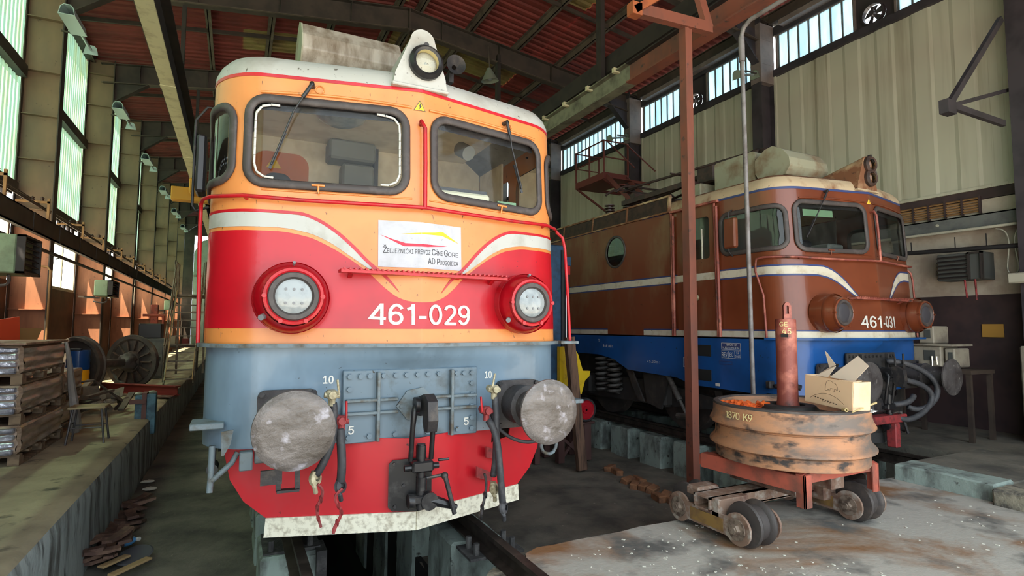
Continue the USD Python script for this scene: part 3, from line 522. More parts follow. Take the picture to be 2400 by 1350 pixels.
def patch(poly, f=body, off=0.0, step=.09, bstep=.03):
    """a polygon in the (s, z) sheet, meshed and laid on the surface f"""
    out = []
    for g in getattr(poly, 'geoms', [poly]):
        P = []
        for r in [g.exterior, *g.interiors]:
            L = r.length; n = max(8, int(L/bstep)); base = [r.interpolate(i*L/n).coords[0] for i in range(n)]
            P += base+list(r.coords)[:-1]
        x0, y0_, x1, y1_ = g.bounds
        gx = np.unique(np.r_[np.arange(x0, min(x1, 2.4)+step, step), np.arange(2.4, x1+.5, .5)]) if x1 > 3 else np.arange(x0, x1+step, step)
        if x0 < -3: gx = np.unique(np.r_[-gx, gx])
        G = np.stack(np.meshgrid(gx, np.arange(y0_, y1_+step, step)), -1).reshape(-1, 2)
        for k in (0, S1, -S1): G = np.vstack([G, np.c_[np.full(40, k), np.linspace(y0_, y1_, 40)]])
        keep = shapely.contains_xy(g.buffer(-bstep*.6), G[:, 0], G[:, 1]); P = np.unique(np.round(np.vstack([P, G[keep]]), 5), axis=0)
        T = Delaunay(P).simplices; c = P[T].mean(1); ar = np.abs(np.cross(P[T[:, 1]]-P[T[:, 0]], P[T[:, 2]]-P[T[:, 0]]))
        T = T[shapely.contains_xy(g, c[:, 0], c[:, 1]) & (ar > 1e-8)]
        out.append(tm(f(P[:, 0], P[:, 1], off), T))
    return cat(out)
def ribbon(A, B, f=body, off=.002, n=60):
    A, B = (spl_len(q, n) for q in (A, B)); V = np.vstack([f(A[:, 0], A[:, 1], off), f(B[:, 0], B[:, 1], off)]); i = np.arange(n-1)
    return tm(V, np.vstack([np.c_[i, i+1, i+1+n], np.c_[i, i+1+n, i+n]]))
SB = None
def long_band(z0_, z1_, off, smax, m=body):
    s = np.unique(np.r_[np.linspace(-smax, -2.2, 12), np.linspace(-2.2, 2.2, 161), S1, -S1, 0, np.linspace(2.2, smax, 12)]); a = np.abs(s); V = np.vstack([m(s, z0_(a), off), m(s, z1_(a), off)]); k = len(s); i = np.arange(k-1)
    return tm(V, np.vstack([np.c_[i, i+1, i+1+k], np.c_[i, i+1+k, i+k]]))
def spl_len(q, n):
    q = np.asarray(q, float); d = np.r_[0, np.cumsum(np.linalg.norm(np.diff(q, axis=0), axis=1))]; t = np.linspace(0, d[-1], n)
    return np.c_[np.interp(t, d, q[:, 0]), np.interp(t, d, q[:, 1])]
def smooth_curve(q, n=80):
    from scipy.interpolate import PchipInterpolator
    q = np.asarray(q, float); d = np.r_[0, np.cumsum(np.linalg.norm(np.diff(q, axis=0), axis=1))]
    return np.c_[PchipInterpolator(d, q[:, 0])(np.linspace(0, d[-1], n)), PchipInterpolator(d, q[:, 1])(np.linspace(0, d[-1], n))]
def lay_text(text, h, s0, s1, z0, f=body, off=.002, depth=.003, bold=False, digits=False):
    """lettering from s0 to s1 on the surface f, its base line at z0"""
    m = meshkit.text_mesh(text, h, depth, bold=bold) if not digits else digit_mesh(text, h, depth)
    b = m.bounds; m = m.subdivide_to_size(.016 if digits else max(.02, h*.35)); V = np.array(m.vertices)
    S = s0+(V[:, 0]-b[0, 0])/(b[1, 0]-b[0, 0])*(s1-s0); p = f(S, z0+V[:, 1], off); q = f(S, z0+V[:, 1], off+depth)
    w = (V[:, 2:]-b[0, 2])/max(depth, 1e-9); return tm(p*(1-w)+q*w, m.faces)
def digit_mesh(text, h, depth):
    """plain grotesque figures, h tall"""
    t = .138; L_ = shapely.LineString; out = []; x = 0
    el = lambda cx, cy, a, b, t0=0, t1=360: [(cx+a*math.cos(math.radians(q)), cy+b*math.sin(math.radians(q))) for q in np.linspace(t0, t1, 40)]
    k = t/2
    G = {'0': (.62, [el(.31, .5, .31-k, .5-k)]), '1': (.40, [[(.30, 0), (.30, 1)], [(.30, .93), (.24, .80), (.06, .74)]]), '2': (.60, [el(.30, .69, .30-k, .31-k, 170, -35)+[(.08, k), (.60, k)]]), '3': (.60, [el(.29, .73, .27-k, .27-k, 160, -80)+el(.29, .29, .31-k, .29-k, 85, -165)]),
         '4': (.66, [[(.50, 0), (.50, 1-.02), (.07, .33), (.66, .29)]]), '6': (.60, [el(.30, .32, .30-k, .32-k), el(.33, .5, .33-k, .5-k, 35, 180)+[(k, .32)]]), '9': (.60, [el(.30, .68, .30-k, .32-k), el(.27, .5, .33-k, .5-k, 215, 360)+[(.60-k, .68)]]), '-': (.38, [[(.03, .36), (.35, .36)]])}
    for c in text:
        w_, ls = G[c]; g = shapely.union_all([L_(l).buffer(k, cap_style='flat', join_style='mitre' if c in '4' else 'round') for l in ls]).intersection(sbox(-1, 0, 3, 1)); out.append(prism(shapely.affinity.affine_transform(g.simplify(.004), [h, 0, 0, h, x*h, 0]), depth)); x += w_+.09
    return cat(out)
def gasket(poly, f=body, r=.032, off=.012):
    c = np.array(poly.exterior.coords)[:-1]; c = spl_len(np.vstack([c, c[:1]]), 90)[:-1]
    P = f(c[:, 0], c[:, 1], off); N = f(c[:, 0], c[:, 1], off+.01)-P; N /= np.linalg.norm(N, axis=1)[:, None]
    T = np.roll(P, -1, 0)-np.roll(P, 1, 0); T /= np.linalg.norm(T, axis=1)[:, None]; B = np.cross(T, N); k = len(P); a = np.linspace(0, 2*PI, 9)[:-1]
    V = np.vstack([P+r*np.cos(t)*B+r*.55*np.sin(t)*N for t in a]); i = np.arange(k); j = (i+1) % k; F_ = []
    for q in range(8): w = (q+1) % 8; F_ += [np.c_[q*k+i, q*k+j, w*k+j], np.c_[q*k+i, w*k+j, w*k+i]]
    return tm(V, np.vstack(F_))
WIN = {'L': rrect(-1.205, -.115, 2.675, 3.30, .12), 'R': rrect(.105, 1.165, 2.675, 3.30, .12), 'SL': rrect(-2.32, -1.315, 2.70, 3.25, .12), 'SR': rrect(1.30, 2.32, 2.70, 3.25, .12)}
LEN = 19.2; SE = s_of_y(LEN)
# livery curves, measured on the left half, in (s, z)
C_RED = [(-SE, 2.345), (-1.6, 2.345), (-1.25, 2.34), (-.996, 2.339), (-.80, 2.309), (-.655, 2.248), (-.51, 2.161), (-.36, 2.049), (-.27, 1.964), (-.164, 1.889), (-.088, 1.865), (0, 1.858)]
C_WT = [(-1.62, 2.472), (-1.3, 2.470), (-1.082, 2.468), (-.859, 2.462), (-.745, 2.429), (-.569, 2.32), (-.45, 2.2), (-.345, 2.089)]
C_WB = [(-1.62, 2.372), (-1.25, 2.366), (-.996, 2.366), (-.80, 2.338), (-.656, 2.279), (-.509, 2.183), (-.36, 2.087), (-.340, 2.078)]
C_RT = [(-1.62, 2.492), (-1.322, 2.490), (-1.082, 2.490), (-.859, 2.486), (-.735, 2.448), (-.600, 2.366), (-.48, 2.262), (-.378, 2.157), (-.24, 2.036), (-.164, 1.935)]
C_RT2 = [(-1.62, 2.470), (-1.322, 2.470), (-1.082, 2.470), (-.859, 2.464), (-.745, 2.427), (-.612, 2.345), (-.495, 2.242), (-.392, 2.136), (-.25, 2.018), (-.162, 1.928)]
flipc = lambda q: [(-a, b) for a, b in q][::-1]

def hose(t, pts, r, m='hose_rubber', label=None, n=26):
    return part(t, 'brake_hose', tube(spline(pts, n), r, 10), m, True, label)

def make_loco(name, label, loc, v):
    T = thing(name, label, 'locomotive', loc); one = v == 1; DX = np.array(loc, float)
    L = lambda x, y, **k: at(x, y, **{a: b+DX['XYZ'.index(a)] for a, b in k.items()})-DX       # photograph pixel to the locomotive's own metres
    base, skirtm, railm = ('orange_paint', 'grey_blue_paint', 'red_rail_paint') if one else ('brown_paint', 'blue_paint', 'axle_red')
    holes = shapely.union_all(list(WIN.values())+([rrect(s_of_y(1.50), s_of_y(1.84), 2.68, 3.29, .05), shapely.Point(s_of_y(3.66), 3.02).buffer(.27), rrect(-s_of_y(1.84), -s_of_y(1.50), 2.68, 3.29, .05), shapely.Point(-s_of_y(3.66), 3.02).buffer(.27)]))
    SF = s_of_y(2.2)
    sh = part(T, 'cab_shell', patch(sbox(-SF, 1.56, SF, 3.49).difference(holes), body, 0, .05, .025), base, 40)
    part(T, 'side_panel', [patch(sbox(a, 1.56, b, 3.49).difference(holes), body, 0, .25, .06) for a, b in ((SF, SE), (-SE, -SF))], 'orange_paint' if one else 'brown_side_paint', 40)
    part(T, 'rear_panel', bx(-1.47, 1.47, LEN-.01, LEN+.04, .9, 3.46), base, False)
    gk = {}
    for k, nm in (('L', 'windscreen'), ('R', 'windscreen'), ('SL', 'side_window'), ('SR', 'side_window')):
        w = part(T, nm, patch(WIN[k].buffer(.01), body, -.006, .09, .03), 'window_glass' if one else 'dark_glass', True); gk[k] = w
        part(w, 'rubber_seal', gasket(WIN[k]), 'gasket_rubber', True)
    if one:
        def beads(q):
            q = spl_len(q, int(np.sum(np.linalg.norm(np.diff(np.asarray(q), axis=0), axis=1))/.055)); return [tube(body(np.array([a[0], b[0]])*.97+.03*np.array([b[0], a[0]]), np.array([a[1], b[1]])*.97+.03*np.array([b[1], a[1]]), .004), .009, 6) for a, b in zip(q[:-1], q[1:])]
        arc = lambda cx_, cz_, r, a0, a1: [(cx_+r*math.cos(math.radians(t)), cz_+r*math.sin(math.radians(t))) for t in np.linspace(a0, a1, 7)]
        part(gk['L'], 'white_edge_strip', beads([(-1.0, 3.255)]+arc(-1.07, 3.165, .09, 90, 180)+arc(-1.07, 2.81, .09, 180, 270)+[(-1.03, 2.72)])+beads([(-.33, 3.262)]+arc(-.25, 3.165, .09, 80, 0)+arc(-.25, 2.81, .09, 0, -90)+[(-.30, 2.72)]), 'print_white', True, 'white beaded strip inside the seal')
    for k, sg in (('L', -1), ('R', 1)):
        part(gk[k], 'latch', [tube(body(np.array([sg*.73-.045, sg*.73+.045]), np.array([2.678, 2.678]), .035), .009, 6), tube([body(sg*.73, 2.678, .035), body(sg*.73, 2.62, .02)], .008, 6)], base, True)
    # livery
    yz = 1.665
    if one:
        red = Polygon([(-SE, yz)]+list(map(tuple, smooth_curve(C_RED[1:], 90)))[:]+list(map(tuple, smooth_curve(flipc(C_RED[1:]), 90)))+[(SE, 2.345), (SE, yz), (-SE, yz)][:0]+[(1.62, yz), (-1.62, yz)]) if False else Polygon([(-1.9, yz), (-1.9, 2.345)]+list(map(tuple, smooth_curve(C_RED[1:], 90)))+list(map(tuple, smooth_curve(flipc(C_RED[1:]), 90)))[1:]+[(1.9, 2.345), (1.9, yz)])
        part(T, 'red_panel', patch(red, body, .003, .05, .02), 'red_paint', 40)
        part(T, 'red_panel', [patch(sbox(a, yz, b, 2.345), body, .003, .3, .1) for a, b in ((1.9, SE), (-SE, -1.9))], 'red_paint', 40)
        for q1, q2, m, o in ((C_WT, C_WB, 'white_paint', .004), (C_RT, C_RT2, 'red_paint', .005)):
            nm = 'white_stripe' if m == 'white_paint' else 'red_pinstripe'
            part(T, nm, ribbon(smooth_curve(q1), smooth_curve(q2), body, o), m, True); part(T, nm, ribbon(smooth_curve(flipc(q1)), smooth_curve(flipc(q2)), body, o), m, True)
        for sg in (-1, 1): part(T, 'white_stripe', ribbon([(sg*1.62, 2.472), (sg*SE, 2.472)], [(sg*1.62, 2.372), (sg*SE, 2.372)]), 'white_paint', True)
        part(T, 'red_roof_line', long_band(lambda a: np.interp(a, [0, 1.2, 1.9], [3.475, 3.465, 3.45]), lambda a: np.interp(a, [0, 1.2, 1.9], [3.50, 3.49, 3.475]), .004, SE), 'red_paint', True)
    else:
        for q1, q2 in ((C_WT, C_WB),):
            for fl in (lambda q: q, flipc):
                a, b = smooth_curve(fl(q1)), smooth_curve(fl(q2)); part(T, 'cream_stripe', ribbon(a, b), 'cream_stripe', True)
                part(T, 'blue_pinstripe', ribbon(a, a+[0, .022], body, .0025), 'blue_line', True); part(T, 'blue_pinstripe', ribbon(b, b-[0, .022], body, .0025), 'blue_line', True)
        for sg in (-1, 1):
            part(T, 'cream_stripe', ribbon([(sg*1.62, 2.472), (sg*SE, 2.480)], [(sg*1.62, 2.372), (sg*SE, 2.372)]), 'cream_stripe', True)
            part(T, 'blue_pinstripe', [ribbon([(sg*1.62, z), (sg*SE, z)], [(sg*1.62, z+.02), (sg*SE, z+.02)], body, .0025) for z in (2.474, 2.35)], 'blue_line', True)
        part(T, 'cream_sill_band', long_band(lambda a: 0*a+1.563, lambda a: 0*a+1.645, .003, SE), 'cream_stripe', True)
        part(T, 'blue_pinstripe', long_band(lambda a: 0*a+1.645, lambda a: 0*a+1.665, .003, SE), 'blue_line', True)
        part(T, 'blue_pinstripe', long_band(lambda a: 0*a+3.465, lambda a: 0*a+3.495, .003, SE), 'blue_line', True)
    # roof dome
    ss = np.r_[np.linspace(-SE, -2.5, 14), np.linspace(-2.4, 2.4, 97), np.linspace(2.5, SE, 14)]
    lv = [(3.485, .003), (3.53, .005), (3.59, .03), (3.645, .075), (3.68, .14), (3.71, .24), (3.73, .38), (3.745, .6), (3.75, .95)]
    V = []
    for z, i in lv:
        p = body(ss, z, .004); c = np.clip(p[:, 0], -.0, .0); nx, ny = pnorm(ss); p = p-np.stack([nx, ny, 0*nx], 1)*i
        p[:, 0] = np.where(np.sign(p[:, 0]) != np.sign(ss), 0, p[:, 0]); V.append(p)
    k = len(ss); F_ = []; i = np.arange(k-1)
    for q in range(len(lv)-1): F_ += [np.c_[q*k+i, q*k+i+1, (q+1)*k+i+1], np.c_[q*k+i, (q+1)*k+i+1, (q+1)*k+i]]
    b = (len(lv)-1)*k; h = k//2; i = np.arange(h); F_ += [np.c_[b+i, b+i+1, b+k-2-i], np.c_[b+i, b+k-2-i, b+k-1-i]]
    if one: part(T, 'roof', tm(np.vstack(V), np.vstack(F_)), 'roof_white', 50)
    else: c_ = 3*2*(k-1); Fa = np.vstack(F_); part(T, 'roof_edge', tm(np.vstack(V), Fa[:c_]), 'roof_cream', 50); part(T, 'roof', tm(np.vstack(V), Fa[c_:]), 'roof_rust', 50)
    # roof box
    oct_ = Polygon([(.74, 3.79), (1.14, 3.78), (1.22, 3.90), (1.22, 4.10), (1.05, 4.21), (.93, 4.23), (.78, 4.15), (.68, 4.02), (.66, 3.90)])
    rb = part(T, 'roof_box', prism(oct_.buffer(-.03).buffer(.03, quad_segs=4), .80, (-.81, 0, 0), (0, 1, 0), (0, 0, 1)), 'roof_box_metal' if one else 'roof_box_grey', 50)
    part(rb, 'end_plate', prism(oct_.buffer(.004), .012, (-.822, 0, 0), (0, 1, 0), (0, 0, 1)), 'roof_box_grey', False)
    if not one:
        part(T, 'roof_cabinet', prism(rrect(1.24, 2.0, 3.76, 4.26, .05), .9, (-.8, 0, 0), (0, 1, 0), (0, 0, 1)), 'roof_box_grey', 40); part(T, 'roof_cabinet', bx(-.9, .6, 2.2, 2.6, 3.74, 4.0, .02), 'roof_box_grey')
    # headlamp tower on the roof
    yt = .135
    tw = Polygon([(-.215, 3.515), (.215, 3.515), (.20, 3.62)]+[(.012+.098*math.cos(a), 3.885+.098*math.sin(a)) for a in np.linspace(.1, PI-.1, 14)]+[(-.20, 3.60)])
    A = prism(tw, .03, (0, yt+.03, 0), (1, 0, 0), (0, 0, 1)); e = np.array(tw.exterior.coords)[:-1]; n = len(e)
    back = np.c_[e[:, 0]*.9, np.full(n, yt+1.05), np.minimum(e[:, 1], 3.80)*.0+3.70+.04*(e[:, 1]-3.5)]; front = np.c_[e[:, 0], np.full(n, yt+.015), e[:, 1]]
    i = np.arange(n); j = (i+1) % n
    lt = part(T, 'roof_lamp_housing', [A, tm(np.vstack([front, back]), np.vstack([np.c_[i, j, j+n], np.c_[i, j+n, i+n]]))], 'roof_white' if one else 'roof_rust', 40)
    part(lt, 'base_ledge', bx(-.225, .225, yt-.02, yt+.05, 3.50, 3.525, .006), 'roof_white' if one else 'roof_cream')
    for zc, r in (((3.715, .105),) if one else ((3.69, .085), (3.87, .085))):
        o = (.035 if one else .05, yt, zc)
        part(lt, 'lamp_ring', lathe([(r*.8, .05), (r+.025, .05), (r+.03, 0), (r+.03, -.035), (r+.005, -.06), (r*.86, -.05)], o, (0, 1, 0), 32), 'black_greasy' if one else 'grille_dark', 40)
        part(lt, 'lamp_reflector', lathe([(.012, .06), (r*.5, .045), (r*.85, .0), (r*.95, -.045)], o, (0, 1, 0), 28), 'reflector', True)
        part(lt, 'lamp_lens', lathe([(.001, -.075), (r*.4, -.07), (r*.7, -.06), (r*.92, -.045)], o, (0, 1, 0), 28), 'lamp_glass', True)
        part(lt, 'lamp_bulb', trimesh.creation.icosphere(1, .016).apply_translation(np.array(o)+[0, .01, 0]), 'lens_frost', True)
        part(lt, 'lamp_catch', [cyl(np.array(o)+[-.005, -.04, r+.03], np.array(o)+[-.005, .0, r+.03], .02, 8)], 'dark_steel')
    hn = part(T, 'horn', lathe([(.02, .3), (.022, .1), (.035, .02), (.075, -.05), (.082, -.06), (.07, -.05), (.02, .0)], (.33, .30, 3.82), (.05, 1, 0), 20), 'dark_steel', 40)
    part(hn, 'horn_foot', bx(.31, .35, .36, .42, 3.72, 3.82), 'dark_steel')
    # drip ledges above the windscreens, wipers
    for sg in (-1, 1):
        q = np.linspace(.07, 1.13, 12)*sg; part(T, 'rain_ledge', tube(body(q, 3.345+.02*np.sin((np.abs(q)-.07)/1.06*PI), .006), .010, 6), base, True); part(T, 'sill_ledge', tube(body(q*.98, np.full(12, 2.632), .003), .006, 6), base, True)
    for s0, z0, s1, z1, s2, z2 in ((-.785, 3.425, -.905, 3.21, -1.045, 2.81), (.79, 3.41, .84, 3.20, .95, 2.86)) if one else ((-.72, 3.45, -.85, 3.22, -1.06, 2.86),):
        w = part(T, 'wiper_arm', [tube([body(s0, z0, .05), body((s0+s1)/2, (z0+z1)/2, .055)], .014, 8), tube([body((s0+s1)/2, (z0+z1)/2, .055), body(s1, z1, .045), body(s2, z2, .03)], .007, 8), cyl(body(s0, z0, 0), body(s0, z0, .06), .018, 10)], 'wiper_black', True)
        part(w, 'wiper_blade', bar(body(s1*.6+s2*.4, z1*.6+z2*.4, .018), body(s2+(s2-s1)*.08, z2-.03, .018), .008, .02), 'wiper_black', False)
        if one: part(w, 'pivot_guard', [tube(body(np.array([s0+.05+.03*math.cos(t) for t in np.linspace(0, 2*PI, 13)]), np.array([z0-.02+.03*math.sin(t) for t in np.linspace(0, 2*PI, 13)]), .01), .004, 5)], 'orange_paint', True)
    # warning triangle
    if one or True:
        tr = Polygon([(-.058, 3.325), (.038, 3.325), (-.010, 3.408)])
        wt = part(T, 'warning_sign', patch(tr, body, .003, .02, .01), 'warning_yellow', False)
        part(wt, 'border', patch(tr.difference(tr.buffer(-.004)), body, .0036, .01, .004), 'print_dark', False)
        part(wt, 'flash', patch(Polygon([(-.004, 3.388), (-.018, 3.358), (-.010, 3.360), (-.014, 3.336), (.004, 3.364), (-.004, 3.362)]), body, .004, .01, .005), 'print_dark', False)
    # rails and grab bars
    zr = 2.56
    q = np.r_[-1.60, -1.45, -1.2, np.linspace(-1, 0, 8)]
    pr = np.vstack([body(q, np.full(len(q), zr)+.03*np.clip((-q-.9)/.7, 0, 1), .05)]); pr2 = pr[::-1]*[-1, 1, 1]
    cl = body(np.array([-1.68, -1.70, -1.71]), np.array([zr+.015, zr-.06, zr-.15]), .06); foot = np.array([-1.43, .50, 1.56])
    rail = np.vstack([[[-1.445, .60, 1.56]], [[-1.46, .62, 2.1]], cl[::-1], pr, pr2[1:-1], [[1.40, .44, 2.55], [1.45, .42, 2.50], [1.468, .41, 2.40], [1.49, .40, 2.0], [1.515, .40, 1.56]]])
    hr = part(T, 'front_handrail', tube(rail, .014, 10), railm, True)
    for s in (-1.2, 0, 1.2): part(hr, 'rail_stay', tube([body(s, zr, 0), body(s, zr+.01, .05)], .011, 8), railm, True)
    vb = part(T, 'centre_handrail', tube([body(-.004, 3.215, 0), body(-.004, 3.225, .05), body(0, 3.17, .062), body(0, 2.9, .062), body(0, zr, .055)], .016, 10), railm, True)
    # footboard bar
    fb = np.linspace(-.585, .69, 40); zb = 2.062-.006*np.cos(fb*3)
    P0 = [np.array([x, -.10-.03*0+.03+SL*abs(x)*.55, z]) for x, z in zip(fb, zb)]
    st = part(T, 'step_bar', [bar((-.585, .02, 2.062), (.69, .06, 2.058), .10, .022)]+[bx(x-.006, x+.006, -.035, .105, 2.07, 2.082) for x in np.linspace(-.56, .66, 34)], 'red_rail_paint' if one else 'axle_red', False)
    part(st, 'step_bracket', [bar((s, .08, 2.052), (s, .20, 2.0), .03, .012) for s in (-.50, -.1, .3, .6)], 'red_rail_paint' if one else 'axle_red', False)
    # headlights
    for sg in (-1, 1):
        x, zc = sg*.88, 1.875; hl = holder(T, 'headlight')
        part(hl, 'housing', lathe([(.245, .24), (.238, .10), (.205, .02), (.19, -.03)] if True else 0, (x, .0, zc-.005), (0, 1, 0), 36), 'red_paint' if one else base, 40)
        part(hl, 'collar', lathe([(.236, .085), (.242, .07), (.24, .055)], (x, .0, zc-.005), (0, 1, 0), 36), 'red_paint' if one else base, 40)
        part(hl, 'bezel', lathe([(.165, .02), (.188, .01), (.19, -.03), (.185, -.055), (.168, -.06), (.155, -.045)], (x, 0, zc), (0, 1, 0), 36), 'red_rail_paint' if one else base, 40)
        part(hl, 'seal_ring', lathe([(.165, -.04), (.152, -.062), (.125, -.062), (.112, -.045)], (x, 0, zc), (0, 1, 0), 36), 'gasket_rubber', 40)
        ln = part(hl, 'lens', lathe([(.001, -.062), (.06, -.060), (.09, -.055), (.116, -.044)], (x, 0, zc), (0, 1, 0), 32), 'lens_frost' if one else 'cab_dark', True)
        part(hl, 'clip', [cyl(np.array([x+.178*math.cos(a), -.066, zc+.178*math.sin(a)]), np.array([x+.178*math.cos(a), -.03, zc+.178*math.sin(a)]), .016, 6) for a in (0, PI, -PI/2-.45, -PI/2+.45)], 'red_rail_paint' if one else base)
        if one: part(hl, 'led_spots', [cyl((x+dx, -.066, zc+dz), (x+dx, -.05, zc+dz), .009, 8) for dx in (-.05, 0, .05) for dz in (.045, -.045)], 'led_dot'); part(hl, 'lifting_lug', [cyl((x-.17, .03, zc-.13), (x-.19, -.01, zc-.14), .02, 8), cyl((x, .02, zc+.215), (x, -.01, zc+.225), .010, 8)], 'led_dot')
    # number
    part(T, 'running_number', lay_text('461-029' if one else '461-031', .153, -.383 if one else -.36, .413 if one else .40, 1.693, off=.006, digits=True), 'print_white', False, 'white running number %s' % ('461-029' if one else '461-031'))
    if one:
        pl = part(T, 'owner_plate', patch(sbox(-.313, 2.112, .344, 2.456), body, .004, .06, .02), 'sign_white', 40, 'white plate with yellow and red swooshes and dark lettering')
        uv = lambda u, v: (-.313+u*.657, 2.456-v*.344)
        part(pl, 'yellow_swoosh', patch(Polygon([uv(.24, .275), (uv(.50, .225)), uv(.66, .19), uv(.72, .16), uv(.76, .17), uv(.97, .39), uv(.74, .25), uv(.50, .255)]), body, .0048, .02, .01), 'logo_yellow', False)
        part(pl, 'red_swoosh', patch(Polygon([uv(.02, .31), uv(.16, .40), uv(.30, .475), uv(.55, .475), uv(.81, .475), uv(.55, .53), uv(.28, .545)]), body, .0048, .02, .01), 'logo_red', False)
        z1, z2 = uv(0, .70)[1], uv(0, .90)[1]
        W = [('Ž', 1, .05, .095), ('ELJEZNIČKI', 0, .097, .385), ('PREVOZ', 0, .405, .585), ('C', 1, .605, .650), ('RNE', 0, .653, .745), ('G', 1, .765, .815), ('ORE', 0, .818, .955)]
        part(pl, 'lettering', [lay_text(w, .046 if c else .034, uv(a, 0)[0], uv(b, 0)[0], z1, off=.0045, depth=.001) for w, c, a, b in W]+[lay_text(w, .046 if c else .034, uv(a, 0)[0], uv(b, 0)[0], z2, off=.0045, depth=.001) for w, c, a, b in [('AD', 1, .555, .645), ('P', 1, .670, .705), ('ODGORICA', 0, .708, .955)]], 'print_dark', False)
    # cab interior
    part(T, 'cab_interior', [prism([(-1.3, 1.6), (1.3, 1.6), (1.3, 3.46), (1.12, 3.6), (-1.12, 3.6), (-1.3, 3.46)], .05, (0, 2.10, 0), (1, 0, 0), (0, 0, 1)), bx(-1.33, -1.31, 1.45, 2.05, 2.3, 3.45), bx(1.31, 1.33, 1.45, 2.05, 2.3, 3.45), bx(-1.1, 1.1, .50, 2.08, 3.58, 3.61)], 'cab_beige' if one else 'cab_grey', False)
    part(T, 'cab_floor', bx(-1.3, 1.3, .35, 2.05, 1.60, 1.64), 'cab_dark', False)
    part(T, 'visor_band', [patch(sbox(a, 3.235, b, 3.315), body, -.05, .1, .03) for a, b in ((-1.2, -.12), (.11, 1.16))], 'visor_dark', 40)
    if one:
        dk = part(T, 'control_desk', [bx(-1.2, 1.2, .40, .85, 1.64, 2.62)], 'cab_grey', False); part(dk, 'desk_cover', bx(.05, .72, .42, .70, 2.62, 2.82, .02), 'cab_cream'); part(dk, 'instrument_hood', bx(.12, .70, .45, .75, 2.82, 2.85), 'cab_dark'); part(dk, 'document_holder', bx(.80, .98, .44, .62, 2.62, 2.78), 'cab_green', False)
        dr = part(T, 'rear_cab_door', prism(rrect(-1.12, -.60, 1.7, 3.42, .13), .03, (0, 2.05, 0), (1, 0, 0), (0, 0, 1)), 'cab_orange', 40); part(dr, 'door_window', prism(rrect(-1.02, -.76, 2.95, 3.20, .10), .02, (0, 2.015, 0), (1, 0, 0), (0, 0, 1)), 'cab_dark', False); part(dr, 'door_sign', prism([(-1.0, 3.25), (-.86, 3.25), (-.93, 3.37)], .01, (0, 2.015, 0), (1, 0, 0), (0, 0, 1)), 'warning_yellow', False)
        part(T, 'wall_cabinet', [bx(-.44, .02, 1.75, 2.04, 3.36, 3.56, .02), bx(-.30, .02, 1.8, 2.04, 3.0, 3.34, .02)], 'cab_grey'); part(T, 'cabinet_trim', [bx(.04, .08, 1.9, 2.04, 1.7, 3.56), bx(-.55, .04, 2.0, 2.04, 2.94, 2.965)], 'cab_dark', False)
        part(T, 'ceiling_lamp', lathe([(.001, -.08), (.12, -.07), (.2, -.03), (.22, .0)], (-.42, 1.2, 3.58), (0, 0, 1), 20), 'lens_frost', True); part(T, 'ceiling_fan', [cyl((.62, .9, 3.35), (.66, .78, 3.28), .07, 12)], 'cab_grey')
        cu = []
        for i in range(5): cu.append(tube([(-1.28+.02*i, .75+.09*i, 3.30), (-1.27+.02*i, .72+.085*i, 3.0), (-1.27+.015*i, .62+.06*i, 2.66)], .035, 8))
        part(T, 'curtain', cu, 'curtain_cloth', True)
    else:
        part(T, 'seat_back', bx(-.5, -.05, .9, 1.05, 2.2, 2.95, .05), 'cab_dark'); part(T, 'desk', bx(-1.2, 1.2, .40, .85, 1.64, 2.60), 'cab_dark', False); part(T, 'instrument_box', bx(-.42, -.10, .42, .7, 2.6, 2.82, .02), 'cab_grey'); part(T, 'green_blind', patch(sbox(-1.02, 3.13, -.55, 3.22), body, -.07, .1, .03), 'cab_green', 40)
    # mirrors
    for sg in ((-1, 1) if one else (-1,)):
        mr = part(T, 'mirror', bx(sg*1.50-.035, sg*1.50+.035, .98, 1.22, 2.72, 3.18, .03) if one else bx(-1.54, -1.46, .98, 1.18, 2.76, 3.17, .035), 'wiper_black' if one else 'brown_side_paint')
        if not one: part(mr, 'mirror_stay', tube([(-1.42, 1.12, 3.30), (-1.50, 1.12, 3.26), (-1.50, 1.12, 2.72), (-1.43, 1.12, 2.66)], .009, 8), 'dark_steel', True)
        if one: part(mr, 'mirror_stay', tube([(sg*1.40, 1.05, 3.42), (sg*1.47, 1.05, 3.42), (sg*1.55, 1.05, 3.30), (sg*1.55, 1.05, 2.62), (sg*1.52, 1.0, 2.57), (sg*1.43, .95, 2.60)], .010, 8), 'dark_steel', True)
    # gangway ledge and skirt
    sl_ = np.linspace(-S2, S2, 61); A_ = body(sl_, 1.56, .045); B_ = body(sl_, 1.56, -.06)
    k = len(sl_); rows = [np.c_[A_[:, :2], np.full(k, 1.535)], np.c_[A_[:, :2], np.full(k, 1.562)], np.c_[B_[:, :2], np.full(k, 1.562)], np.c_[B_[:, :2], np.full(k, 1.535)]]
    V = np.vstack(rows); F_ = []; i = np.arange(k-1)
    for q in range(4): w = (q+1) % 4; F_ += [np.c_[q*k+i, q*k+i+1, w*k+i+1], np.c_[q*k+i, w*k+i+1, w*k+i]]
    part(T, 'gangway_ledge', tm(V, np.vstack(F_)), 'rib_paint' if one else 'blue_paint', 40)
    part(T, 'ledge_tab', bx(1.36, 1.545, .30, .46, 1.534, 1.561, .004), 'rib_paint' if one else 'blue_paint')
    lowp = [(-SE, .9)]+[(-s_of_y(y), z) for y, z in ((17, .9), (11.5, .85), (10.5, .85), (6.3, 1.2), (4.2, 1.19), (3.75, 1.13), (3.35, .97), (2.2, .93), (1.9, .85), (.7, .83))]
    lowp = lowp+[(-S2, .86), (-S1, .86), (0, .86)]; lowp = lowp+[(-a, b) for a, b in lowp[::-1]][1:]
    cut = []
